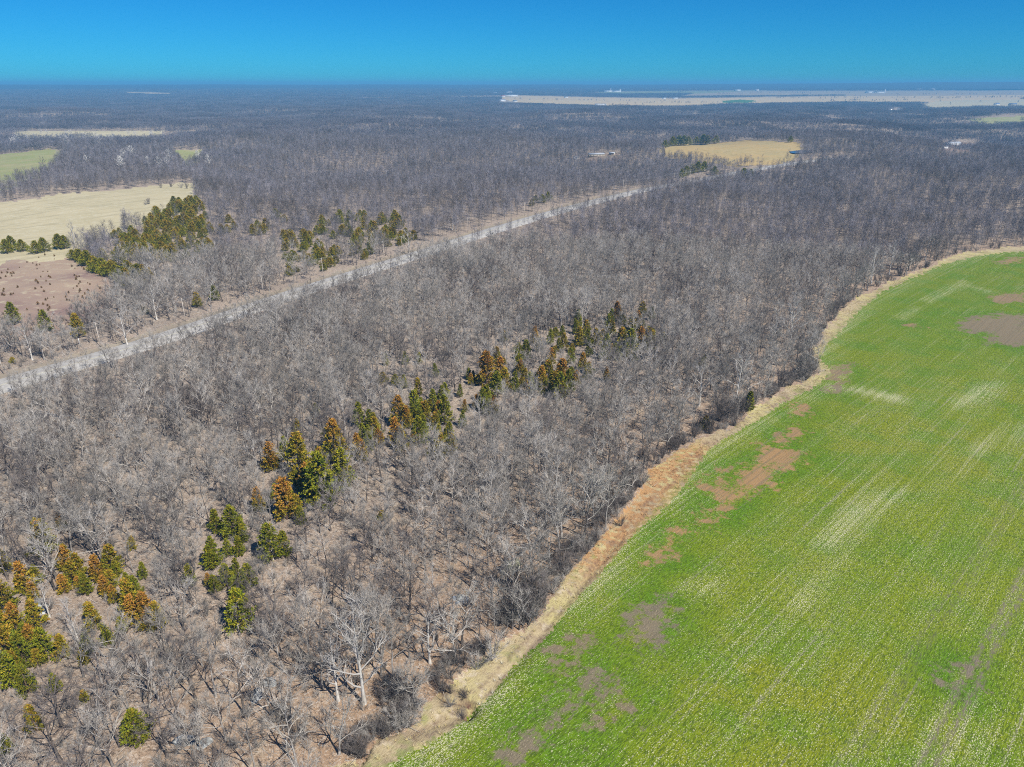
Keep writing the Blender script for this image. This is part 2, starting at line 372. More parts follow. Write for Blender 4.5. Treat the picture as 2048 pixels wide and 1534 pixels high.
class MB:
    """collects triangles (and quads split to triangles) for one mesh"""
    def __init__(s): s.V = []; s.F = []; s.n = 0
    def add(s, V, F):
        V = np.asarray(V, float).reshape(-1, 3); F = np.asarray(F, int).reshape(-1, 3)
        s.V.append(V); s.F.append(F + s.n); s.n += len(V)
    def tube(s, P, rad, sides=4, cap=False):
        P = np.asarray(P, float); n = len(P)
        T = np.gradient(P, axis=0); T /= np.linalg.norm(T, axis=1)[:, None] + 1e-9
        ref = np.array([0, 0, 1.]) if abs(T[0][2]) < .8 else np.array([1., 0, 0])
        A = np.cross(T, ref); A /= np.linalg.norm(A, axis=1)[:, None] + 1e-9; B = np.cross(T, A)
        an = np.arange(sides) * 2 * math.pi / sides
        V = (P[:, None] + np.asarray(rad)[:, None, None] * (A[:, None] * np.cos(an)[None, :, None] + B[:, None] * np.sin(an)[None, :, None])).reshape(-1, 3)
        F = []
        for i in range(n - 1):
            for k in range(sides):
                a, b = i * sides + k, i * sides + (k + 1) % sides; F += [(a, b, b + sides), (a, b + sides, a + sides)]
        if cap:
            for k in range(1, sides - 1): F += [(0, k + 1, k), ((n - 1) * sides, (n - 1) * sides + k, (n - 1) * sides + k + 1)]
        s.add(V, F)
    def box(s, c, d, rz=0.0):
        c = np.asarray(c, float); hx, hy, hz = np.asarray(d, float) / 2
        V = np.array([(x, y, z) for x in (-hx, hx) for y in (-hy, hy) for z in (-hz, hz)])
        ca, sa = math.cos(rz), math.sin(rz); V = np.stack([V[:, 0] * ca - V[:, 1] * sa, V[:, 0] * sa + V[:, 1] * ca, V[:, 2]], 1) + c
        Q = [(0, 1, 3, 2), (4, 6, 7, 5), (0, 4, 5, 1), (2, 3, 7, 6), (0, 2, 6, 4), (1, 5, 7, 3)]
        F = []
        for q in Q: F += [(q[0], q[1], q[2]), (q[0], q[2], q[3])]
        s.add(V, F)
    def slivers(s, base, tip, wid, rng):
        """one tapering three-cornered twig for every base/tip pair"""
        base = np.asarray(base, float); tip = np.asarray(tip, float); n = len(base)
        d = tip - base; q = rng.normal(size=(n, 3)); p = np.cross(d, q); p /= np.linalg.norm(p, axis=1)[:, None] + 1e-9
        wv = p * np.asarray(wid).reshape(-1, 1) / 2
        V = np.stack([base - wv, base + wv, tip], 1).reshape(-1, 3)
        s.add(V, np.arange(3 * n).reshape(-1, 3))
    def arr(s): return np.concatenate(s.V), np.concatenate(s.F)
    def build(s, name, mat): V, F = s.arr(); return mesh_np(name, V, F, [mat])

# ---------------------------------------------------------------- ground and fields: one grid, shared out face by face
theta = np.concatenate([np.radians(np.arange(-47, 47.001, 0.26)), np.radians(np.arange(50, 311, 3.0))])
rr = [3.0]
while rr[-1] < 60: rr.append(rr[-1] * 1.12)
while rr[-1] < 560: rr.append(rr[-1] * 1.0075)
while rr[-1] < 2600: rr.append(rr[-1] * 1.0085)
while rr[-1] < 16500: rr.append(rr[-1] * 1.012)
rr = np.array(rr); nT, nR = len(theta), len(rr)
GX = rr[:, None] * np.sin(theta)[None]; GY = rr[:, None] * np.cos(theta)[None]
jit = np.random.default_rng(5); J = (rr[:, None] < 16000) * (rr[:, None] > 60)
GX = GX + J * jit.uniform(-.3, .3, GX.shape) * rr[:, None] * .0045; GY = GY + J * jit.uniform(-.3, .3, GX.shape) * rr[:, None] * .0075
GZ = height(GX, GY)
idx = np.arange(nR * nT).reshape(nR, nT)
nxt = np.roll(idx, -1, axis=1)
Q = np.stack([idx[:-1], nxt[:-1], nxt[1:], idx[1:]], -1).reshape(-1, 4)[:, ::-1]
GV = np.stack([GX.ravel(), GY.ravel(), GZ.ravel()], 1)
FC = GV[Q].mean(1); fu, fv, fz = project(FC[:, 0], FC[:, 1], FC[:, 2])
owner = np.zeros(len(Q), int)
near_v = np.hypot(FC[:, 0], FC[:, 1]) < 1300
PLAN = [('green_field', GREEN, 'wheat', 'bright green winter wheat field with drill rows and bare brown patches', 'field'),
        ('field_margin', MARGIN, 'margin', 'dry tan grass margin between the woods and the green field', 'field margin'),
        ('pasture_field', TAN_FIELD, 'tan', 'cured tan pasture with a few lone shrubs, bordered by cedars', 'field'),
        ('brushy_pasture', PASTURE, 'redpasture', 'rough reddish pasture dotted with small young cedars', 'field'),
        ('hay_field', HAY_FIELD, 'hay', 'pale green hay field by the creek trees', 'field'),
        ('glade', GLADE, 'hay', 'small pale glade among the creek trees', 'field'),
        ('strip_field', STRIP, 'tan', 'thin tan strip field behind the creek trees', 'field'),
        ('far_clearing', FAR_CLEARING, 'plain_tan', 'pale clearing in the far woods', 'field'),
        ('ochre_field', OCHRE, 'ochre', 'ochre stubble field beside the blue pond', 'field'),
        ('paddock', EAST_PADDOCK, 'hay', 'pale paddock surrounded by bare woods', 'field'),
        ('meadow', EAST_MEADOW, 'tan', 'pale meadow beside the blue roofed farmhouse', 'field'),
        ('crop_field', CROP_SPOT, 'crop', 'vivid green crop patch on the far plain', 'field'),
        ('stubble_plain', PLAIN_TAN, 'plain_tan', 'wide tan stubble plain beyond the woods', 'field'),
        ('fallow_plain', PLAIN_GREY, 'plain_grey', 'grey fallow farmland below the far ridge', 'field'),
        ('pasture_plain', PLAIN_GREEN, 'plain_green', 'pale green farmland by the white grain buildings', 'field'),
        ('clearing_strip', WEST_STRIP, 'plain_tan', 'short tan strip beyond the central woods', 'field'),
        ('stubble_strip', WEST_STRIP_B, 'plain_tan', 'long thin tan strip west of the farmyard', 'field'),
        ('farm_yard', YARD_WHITE, 'yard', 'bare reddish yard around the long white house', 'yard'),
        ('trailer_yard', YARD_TRAILER, 'yard', 'bare yard around the silver roofed sheds', 'yard')]
front = fz > 5
for k, (nm, poly, *_r) in enumerate(PLAN, 1):
    sel = front & (owner == 0) & inside(poly, fu, fv); owner[sel] = k
verge_sel = (owner == 0) & near_v & front & inside(VERGE, FC[:, 0], FC[:, 1]); owner[verge_sel] = 90
def wpoly(pp): return np.array([unproject(*p)[:2] for p in pp])
BARE = [([(1908, 643), (1935, 640), (1950, 632), (1985, 634), (2000, 624), (2030, 631), (2060, 628), (2060, 690), (2025, 692), (1995, 684), (1975, 688), (1965, 674), (1990, 668), (1955, 662), (1940, 667), (1930, 652)], 0.1),
        ([(1500, 918), (1560, 890), (1600, 895), (1602, 916), (1545, 950), (1500, 988), (1482, 1003), (1450, 1036), (1412, 1042), (1408, 1020), (1440, 1006), (1412, 990), (1408, 975), (1440, 974), (1458, 980), (1498, 962), (1468, 942)], .9),
        ([(1552, 884), (1590, 850), (1602, 868), (1572, 892)], .8), ([(1262, 1236), (1320, 1204), (1352, 1216), (1346, 1236), (1316, 1250), (1310, 1282), (1268, 1292), (1228, 1287), (1270, 1260)], .0),
        ([(1118, 1302), (1150, 1280), (1182, 1280), (1172, 1300), (1130, 1312)], .1), ([(1112, 1352), (1140, 1326), (1166, 1312), (1160, 1332), (1130, 1356)], .1),
        ([(1108, 1432), (1148, 1382), (1180, 1325), (1212, 1320), (1236, 1332), (1202, 1372), (1150, 1404)], .0), ([(1190, 1462), (1242, 1432), (1262, 1420), (1252, 1376), (1238, 1320), (1222, 1330), (1232, 1392)], .1),
        ([(1656, 728), (1700, 731), (1706, 746), (1680, 767), (1654, 756)], .3), ([(1320, 1097), (1340, 1050), (1357, 1060), (1336, 1098)], 1.), ([(1312, 1112), (1330, 1108), (1326, 1122), (1312, 1124)], .8),
        ([(1012, 1512), (1050, 1482), (1082, 1466), (1062, 1502), (1020, 1534)], .0), ([(1990, 522), (2040, 513), (2056, 521), (2000, 529)], .6), ([(1965, 592), (2056, 584), (2056, 602), (2000, 606)], .4),
        ([(1650, 776), (1680, 772), (1684, 783), (1650, 786)], .1), ([(1580, 820), (1612, 812), (1610, 826), (1584, 832)], .8), ([(1440, 940), (1478, 930), (1440, 960), (1420, 965)], .9), ([(1900, 1350), (1934, 1330), (1940, 1360), (1912, 1372)], .0),
        ([(1820, 645), (1838, 640), (1834, 650), (1816, 653)], .6)]
STRAW = [([(1640, 1090), (1700, 1020), (1760, 985), (1810, 975), (1790, 1000), (1730, 1040), (1660, 1100)], .8), ([(1905, 800), (1960, 770), (2000, 765), (1960, 800), (1915, 815)], .75),
         ([(1640, 766), (1700, 772), (1760, 782), (1812, 796), (1806, 806), (1740, 792), (1660, 778)], .9), ([(1848, 600), (1930, 562), (1934, 568), (1858, 604)], 1.), ([(1930, 566), (1990, 583), (1986, 588), (1926, 572)], .6),
         ([(1800, 634), (1832, 614), (1838, 618), (1806, 638)], .9), ([(1850, 1534), (1900, 1440), (1960, 1400), (1940, 1480), (1900, 1534)], .5), ([(1580, 1200), (1660, 1110), (1690, 1110), (1600, 1215)], .45),
         ([(1355, 1175), (1385, 1165), (1440, 1162), (1435, 1180), (1370, 1187)], .5), ([(1940, 900), (2020, 850), (2060, 850), (1960, 910)], .45)]
ROWV = np.array([math.sin(R(45)), math.cos(R(45))])
def field_attrs(V):
    x, y = V[:, 0], V[:, 1]; u, v, _ = project(x, y, V[:, 2])
    bare = np.zeros(len(V)); rust = np.zeros(len(V)); straw = np.zeros(len(V)); lush = np.zeros(len(V))
    for pp, ru in BARE:
        P = wpoly(pp); sd = seg_dist(P, x, y, True) * np.where(inside(pp, u, v), -1, 1)
        b = np.clip(.55 - sd / 15.0, 0, 1); rust = np.where(b > bare, ru, rust); bare = np.maximum(bare, b)
        lush = np.maximum(lush, .9 * np.clip(1 - (sd - 2) / 9, 0, 1) * (sd > 0))
    for pp, a in STRAW:
        P = wpoly(pp); sd = seg_dist(P, x, y, True) * np.where(inside(pp, u, v), -1, 1)
        straw = np.maximum(straw, a * np.clip(.55 - sd / 7, 0, 1))
    far = sstep(170, 330, y); lush = np.maximum(lush, far * .55)
    edge = np.array([unproject(*p)[:2] for p in GREEN_EDGE]); de = seg_dist(edge, x, y)
    straw = np.maximum(straw, .5 * np.clip(1 - de / 11, 0, 1)); lush = np.maximum(lush, .4 * np.exp(-((de - 13) / 6) ** 2))
    # tyre tracks follow the drill rows
    track = np.zeros(len(V))
    for (u0, v0), gap, a in (((1860, 1520), 1.9, .95), ((1745, 1440), 1.9, .35), ((1300, 1210), 1.8, .0)):
        p0 = unproject(u0, v0)[:2]
        off = (x - p0[0]) * ROWV[1] - (y - p0[1]) * ROWV[0]
        for q in (-gap / 2, gap / 2): track = np.maximum(track, a * np.exp(-((off - q) / .32) ** 2))
    return {'bare': bare, 'rust': rust, 'straw': straw, 'lush': lush, 'track': track}
def margin_attrs(V):
    x, y = V[:, 0], V[:, 1]
    hot = wpoly([(1180, 1095), (1230, 1040), (1290, 985), (1330, 940), (1380, 915)])
    rust = np.clip(1.35 - seg_dist(hot, x, y) / 12, 0, 1)
    edge = np.array([unproject(*p)[:2] for p in GREEN_EDGE]); lush = np.clip(1 - seg_dist(edge, x, y) / 3.5, 0, .8)
    dug = np.clip(1.3 - seg_dist(GULLY, x, y) / 1.7, 0, 1)
    trk = wpoly([(840, 1470), (930, 1420), (1000, 1348), (1080, 1262), (1135, 1196), (1205, 1118), (1262, 1050), (1320, 985), (1372, 925), (1440, 872), (1520, 828), (1625, 772)])
    dt = seg_dist(trk, x, y); dug = np.maximum(dug, .7 * np.exp(-((dt - .9) / .45) ** 2)); lush = lush * (dt > 1.5)
    return {'rust': rust, 'lush': lush, 'dug': dug}
def floor_attrs(V):
    x, y = V[:, 0], V[:, 1]; edge = np.array([unproject(*p)[:2] for p in MARGIN_EDGE])
    near = np.hypot(x, y) < 700; d = np.where(near, seg_dist(edge, np.where(near, x, 0), np.where(near, y, 0)), 999)
    return {'warm': np.clip(1.0 - d / 55, 0, 1) * .6 + .2 * (1 - sstep(110, 190, y)) * near}
def sheet(name, k, mat, attrs=None):
    f = Q[owner == k]
    if not len(f): print('EMPTY SHEET', name); return None
    us, inv = np.unique(f.ravel(), return_inverse=True); V = GV[us]
    me = mesh_np(name, V, inv.reshape(-1, 4), [mat])
    if attrs:
        for n, a in attrs(V).items():
            at = me.attributes.new(n, 'FLOAT', 'POINT'); at.data.foreach_set('value', np.asarray(a, np.float32))
    me.polygons.foreach_set('use_smooth', np.ones(len(me.polygons), bool))
    return link(name, me)
tag(sheet('ground', 0, 'floor', floor_attrs), 'brown leaf littered woodland floor rolling to the horizon', 'ground', kind='structure')
for k, (nm, poly, mat, lab, cat) in enumerate(PLAN, 1):
    o = sheet(nm, k, mat, {'wheat': field_attrs, 'margin': margin_attrs}.get(mat))
    if o: tag(o, lab, cat, kind='structure')
tag(sheet('verge', 90, 'verge'), 'dry tan grass verge along both sides of the road', 'verge', kind='structure')

# ---------------------------------------------------------------- road
def ribbon(name, off0, off1, z, mat, dash=None):
    t = np.gradient(ROAD, axis=0); t /= np.linalg.norm(t, axis=1)[:, None]; n = np.stack([-t[:, 1], t[:, 0]], 1)
    A, B = ROAD + n * off0, ROAD + n * off1; V, F = [], []
    for i in range(len(ROAD) - 1):
        if dash and i % dash: continue
        b = len(V)
        for p, q in ((i, A), (i, B), (i + 1, B), (i + 1, A)):
            V.append((q[p][0], q[p][1], float(h_large(ROAD[p][0], ROAD[p][1])) + z))
        F.append((b, b + 3, b + 2, b + 1))
    return mesh_np(name, V, F, [mat])
def road_bed():
    t = np.gradient(ROAD, axis=0); t /= np.linalg.norm(t, axis=1)[:, None]; n = np.stack([-t[:, 1], t[:, 0]], 1)
    prof = [(-road_w - 1.4, -.25), (-road_w, .28), (0, .36), (road_w, .28), (road_w + 1.4, -.25)]; V, F = [], []
    for i, p in enumerate(ROAD):
        h = float(h_large(*p))
        for o, z in prof: V.append((p[0] + n[i][0] * o, p[1] + n[i][1] * o, h + z))
    m = len(prof)
    for i in range(len(ROAD) - 1):
        for k in range(m - 1): a = i * m + k; F.append((a, a + m, a + m + 1, a + 1))
    return mesh_np('road', V, F, ['asphalt'])
road = tag(link('road', road_bed()), 'straight pale grey two lane road cutting through the bare woods', 'road', kind='structure')
link('edge_line', ribbon('edge_line', -4.0, -3.85, .312, 'edgepaint'), road); link('edge_line', ribbon('edge_line', 3.85, 4.0, .312, 'edgepaint'), road)
link('centre_line', ribbon('centre_line', -.22, -.10, .366, 'paint'), road); link('centre_line', ribbon('centre_line', .10, .22, .366, 'paint'), road)

# pond
pw = wpoly(POND); cz = min(float(h_large(*p)) for p in pw)
pc = pw.mean(0); ring = smooth_line(np.vstack([pw, pw[:1]]), 2)
zz = max(float(height(np.array([p[0]]), np.array([p[1]]))[0]) for p in ring) + .15
V = [(pc[0], pc[1], zz)] + [(p[0], p[1], zz) for p in ring]
pond = tag(link('pond', mesh_np('pond', V, [(0, i, i + 1) for i in range(1, len(V) - 1)], ['water'])), 'small blue farm pond at the corner of the ochre field', 'pond', kind='structure')

# ---------------------------------------------------------------- trees
def rot_about(v, axis, a):
    axis = axis / (np.linalg.norm(axis) + 1e-9); c, s = math.cos(a), math.sin(a)
    return v * c + np.cross(axis, v) * s + axis * (axis @ v) * (1 - c)
def unit(v): return v / (np.linalg.norm(v) + 1e-9)
def bare_tree(seed, H, spread, fork=.45, rise=.55, limbs=9, dens=1.0, tr=.16, wt=1.0, bend=.35):
    """trunk and crown meshes of a leafless tree: stem, limbs, branches, twigs"""
    g = np.random.default_rng(seed); T, C = MB(), MB()
    n = 8; zs = np.linspace(0, H * .86, n); lean = g.normal(0, .045, 2)
    P = np.stack([zs * lean[0] + np.cumsum(g.normal(0, bend * .3, n)) * (zs / H), zs * lean[1] + np.cumsum(g.normal(0, bend * .3, n)) * (zs / H), zs], 1)
    rad = tr * (1 - .86 * (zs / zs[-1]) ** .8); rad[0] *= 1.35
    T.tube(P, rad, 6)
    tb, tt, tw_ = [], [], []
    def twigs(p0, d, L, wd, k):
        for _ in range(k):
            s = g.uniform(.1, 1); b = p0 + d * L * s
            q = unit(unit(d) + g.normal(0, .62, 3) + np.array([0, 0, .25])); l = g.uniform(.7, 1.5) * (.55 + .05 * H)
            tb.append(b); tt.append(b + q * l); tw_.append(.042 * wt)
            for _ in range(1 if g.random() < dens * .75 else 0):
                q2 = unit(q + g.normal(0, .7, 3)); s2 = g.uniform(.2, .95); b2 = b + q * l * s2
                tb.append(b2); tt.append(b2 + q2 * l * g.uniform(.4, .8)); tw_.append(.026 * wt)
    az = g.uniform(0, 6.28)
    for i in range(limbs):
        t = fork + (1 - fork) * ((i + g.uniform(.1, .9)) / limbs); k = t * (n - 1); a = int(min(k, n - 2)); p0 = P[a] + (P[a + 1] - P[a]) * (k - a)
        az += 2.4 + g.normal(0, .35); up = rise + .5 * (t - fork) / (1 - fork) * .9 + g.normal(0, .12)
        d = unit(np.array([math.cos(az), math.sin(az), max(up, -.1)])); L = spread * (1.12 - .55 * (t - fork) / (1 - fork)) * g.uniform(.75, 1.15)
        r0 = max(tr * .66 * (1 - .66 * t), .045); pts = [p0]; dd = d.copy()
        for s in range(4):
            dd = unit(dd + g.normal(0, .17, 3) + np.array([0, 0, .10])); pts.append(pts[-1] + dd * L / 4)
        pts = np.array(pts); C.tube(pts, np.linspace(r0, .03, 5), 4)
        for j in range(int(round(6 * dens)) + 1):
            s = g.uniform(.22, 1.) * 3.999; e = int(s); b0 = pts[e] + (pts[e + 1] - pts[e]) * (s - e); dl = unit(pts[e + 1] - pts[e])
            bd = unit(rot_about(dl, g.normal(size=3), g.uniform(.45, 1.0)) + np.array([0, 0, .22])); bl = L * g.uniform(.24, .5)
            m = b0 + bd * bl * .5 + g.normal(0, .05 * bl, 3); tip = m + unit(bd + g.normal(0, .3, 3)) * bl * .5
            C.tube([b0, m, tip], [r0 * .5, r0 * .33, .016], 3)
            twigs(b0, tip - b0, 1.0, 0, int(round(6 * dens)))
        twigs(pts[2], pts[4] - pts[2], 1.0, 0, int(round(7 * dens)))
    C.slivers(tb, tt, tw_, g)
    return T, C
def lod_tree(seed, H, spread, nb=38, nt_=4, w0=.09, w1=.085):
    g = np.random.default_rng(seed); T, C = MB(), MB()
    T.tube([(0, 0, 0), (g.normal(0, .2), g.normal(0, .2), H * .4), (g.normal(0, .4), g.normal(0, .4), H * .8)], [.10, .07, .03], 3)
    b, t_, w_ = [], [], []
    for i in range(nb):
        z = H * g.uniform(.26, .82); a = g.uniform(0, 6.28); k = (z / H - .26) / .56
        d = unit(np.array([math.cos(a), math.sin(a), .55 + .8 * k])); L = spread * (1.05 - .5 * k) * g.uniform(.7, 1.1); p = np.array([0, 0, z]); q = p + d * L
        b.append(p); t_.append(q); w_.append(w0)
        for _ in range(nt_):
            s = g.uniform(.35, 1); bb = p + d * L * s; dd = unit(d + g.normal(0, .65, 3) + np.array([0, 0, .2])); l = g.uniform(.7, 1.6) * spread / 3.4
            b.append(bb); t_.append(bb + dd * l); w_.append(w1)
    C.slivers(b, t_, w_, g); return T, C
def joined(name, T, C, mt, mc):
    v1, f1 = T.arr(); v2, f2 = C.arr()
    return mesh_np(name, np.vstack([v1, v2]), np.vstack([f1, f2 + len(v1)]), [mt, mc], np.r_[np.zeros(len(f1)), np.ones(len(f2))])

KINDS = [  # H, spread, fork, rise, limbs, dens, trunk r, twig width, trunk mat, twig mat, look
    (13.0, 4.6, .32, .70, 9, 1.0, .19, 1.0, 'bark', 'twig', 'tall grey'),
    (14.5, 3.9, .38, .85, 10, .95, .18, 1.0, 'bark', 'twig', 'slender grey'),
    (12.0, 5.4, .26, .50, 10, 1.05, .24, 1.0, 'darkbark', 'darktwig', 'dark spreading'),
    (11.0, 4.6, .28, .60, 9, 1.1, .17, 1.0, 'bark', 'twig', 'bushy grey'),
    (13.5, 4.9, .30, .65, 9, .9, .22, 1.0, 'darkbark', 'twig', 'dark stemmed'),
    (9.0, 3.2, .28, .75, 8, .9, .11, .9, 'bark', 'twig', 'small grey'),
    (12.5, 5.6, .26, .50, 11, 1.0, .24, 1.0, 'bark', 'twig', 'broad crowned'),
    (10.0, 2.8, .34, 1.0, 8, .8, .12, .9, 'bark', 'twig', 'thin upright'),
]
NVAR = []   # (trunk mesh, crown mesh, joined mesh, look)
for i, K in enumerate(KINDS):
    for rep in range(2):
        T, C = bare_tree(100 + i * 10 + rep, *K[:2], fork=K[2], rise=K[3], limbs=K[4], dens=K[5], tr=K[6], wt=K[7], bend=.75)
        NVAR.append((T.build('trunk', K[8]), C.build('crown', K[9]), joined('bare_tree', T, C, K[8], K[9]), K[10]))
PALE = []
for s, (H, sp, ri, li) in enumerate(((17, 6.6, .75, 14), (15, 5.4, .85, 11), (13, 5.0, .7, 11))):
    T, C = bare_tree(900 + s, H, sp, fork=.16, rise=ri, limbs=li, dens=.7, tr=.30, wt=1.25, bend=.22)
    PALE.append((T.build('trunk', 'palebark'), C.build('crown', 'paletwig'), H))
def lod_pair(seed, H, sp, w, mt, mc): T, C = lod_tree(seed, H, sp, 30, 4, w, w * .85); return T.build('trunk', mt), C.build('crown', mc), H
PALE_FAR = [lod_pair(700 + i, 15, 5.2, .24, 'palebark', 'palebark') for i in range(3)]
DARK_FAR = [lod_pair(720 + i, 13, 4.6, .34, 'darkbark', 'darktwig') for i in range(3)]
def shrub(seed, H, Rr, dens=1.0):
    g = np.random.default_rng(seed); T, C = MB(), MB(); b, t_, w_ = [], [], []
    for i in range(int(16 * dens)):
        a = g.uniform(0, 6.28); q = g.uniform(.1, 1); top = np.array([math.cos(a) * Rr * q, math.sin(a) * Rr * q, H * (1 - .45 * q * q) * g.uniform(.75, 1.05)])
        p0 = np.array([math.cos(a) * .25, math.sin(a) * .25, -.1]); m = p0 * .5 + top * .5 + np.array([0, 0, H * .12])
        T.tube([p0, m, top], [.05, .035, .012], 3)
        for _ in range(int(34 * dens)):
            s = g.uniform(.25, 1); bb = (p0 * (1 - s) + top * s) + np.array([0, 0, H * .2 * s * (1 - s)]); d = unit(top - p0 + g.normal(0, 1.0, 3) * H * .5); l = g.uniform(.5, 1.1)
            b.append(bb); t_.append(bb + d * l); w_.append(.036)
            d2 = unit(d + g.normal(0, .7, 3)); b.append(bb + d * l * .5); t_.append(bb + d * l * .5 + d2 * l * .6); w_.append(.024)
    C.slivers(b, t_, w_, g); return T, C
SHR = []
for s in range(3):
    T, C = shrub(40 + s, 3.6 + .5 * s, 2.3 + .3 * s); mt, mc = ('darkbark', 'darktwig') if s != 1 else ('bark', 'twig')
    SHR.append((T.build('stem', mt), C.build('twigs', mc), joined('bare_shrub', T, C, mt, mc)))
UND = []
for s in range(2):
    T, C = shrub(70 + s, 2.2, 1.2, .5); UND.append(joined('sapling', T, C, 'bark', 'twig'))

def cedar(seed, H, Rm, tone, n_br=66, per=52, size=.31):
    """trunk and crown: drooping boughs carrying scale-leaf sprays; tone colours every spray"""
    g = np.random.default_rng(seed); T, C = MB(), MB(); T.tube([(0, 0, 0), (0, 0, H * .45), (0, 0, H * .95)], [.15, .10, .02], 6)
    V, F, COLS = [], [], []
    lob = g.uniform(.72, 1.18, 9)
    GREENc, OLIVE, RUST, DK = np.array([.175, .205, .012]), np.array([.33, .255, .018]), np.array([.46, .21, .04]), np.array([.04, .07, .016])
    for i in range(n_br):
        z = .07 + .90 * (i + g.uniform(0, 1)) / n_br; a = i * 2.4 + g.normal(0, .3); rad = Rm * (1 - z) ** .72 * min(1, .55 + z * 3.2) * lob[int(a / 6.283 * 9) % 9] * g.uniform(.8, 1.12) + .12
        tipv = np.array([math.cos(a) * rad, math.sin(a) * rad, H * z + .25 * rad]); roo = np.array([0, 0, H * z - .12 * rad])
        T.tube([roo, tipv * .9 + roo * .1], [.03, .01], 3)
        dark = .42 if H < 2 else 1.0
        bt = np.clip(tone[0] + g.normal(0, .09) + tone[1] * (z - .45), 0, 1)          # 0 green .. .5 olive .. 1 rust
        for j in range(per):
            s = 1 - .62 * g.random() ** 1.7; c = roo + (tipv - roo) * s + g.normal(0, .17, 3) * (.6 + .25 * rad)
            out = unit(np.array([math.cos(a), math.sin(a), .55]) + g.normal(0, .55, 3)); side = unit(np.cross(out, g.normal(size=3))); l = size * g.uniform(.7, 1.35); wd = l * .34
            k = len(V); V += [c - out * l * .4, c + side * wd, c + out * l * .6, c - side * wd]; F += [(k, k + 1, k + 2), (k, k + 2, k + 3)]
            q = np.clip(bt + g.normal(0, .17), 0, 1); col = GREENc + (OLIVE - GREENc) * min(1, q * 2) if q < .5 else OLIVE + (RUST - OLIVE) * (q * 2 - 1)
            col = col + (DK - col) * (.75 if g.random() < .16 else 0) * 1.0
            col = col * g.uniform(.72, 1.28) * dark; COLS += [col] * 4
    me = mesh_np('crown', np.array(V), np.array(F), ['cedar']); at = me.attributes.new('tone', 'FLOAT_COLOR', 'POINT')
    at.data.foreach_set('color', np.concatenate([np.array(COLS), np.ones((len(COLS), 1))], 1).astype(np.float32).ravel())
    return T.build('trunk', 'cedarbark'), me, H
CED = {'g': [cedar(1, 8, 2.5, (.10, .1)), cedar(2, 7.5, 2.2, (.16, .25)), cedar(9, 9, 2.3, (.06, .1))], 'o': [cedar(3, 8, 2.4, (.42, .35)), cedar(4, 7.5, 2.5, (.36, .5))],
       'r': [cedar(5, 8, 2.3, (.60, .85)), cedar(6, 7.5, 2.2, (.72, .7)), cedar(7, 8.5, 2.4, (.5, 1.0))], 'd': [cedar(8, 8, 2.9, (.06, .15), 68, 52)], 'w': [cedar(12, 6, 3.3, (.18, .3)), cedar(13, 6, 3.1, (.42, .35)), cedar(14, 6.5, 3.2, (.30, .5))], 's': [cedar(10, 1.5, .55, (.9, .1), 14, 8, .3), cedar(11, 1.2, .5, (.9, .0), 12, 8, .3)]}

def zat(x, y): return float(height(np.array([x]), np.array([y]))[0])
def plant(name, trunk, crown, x, y, s, rz, label, cat, group, tn='trunk', cn='crown'):
    e = empty(name, (x, y, zat(x, y) - .06), rz, s); link(tn, trunk, e); link(cn, crown, e); return tag(e, label, cat, group)

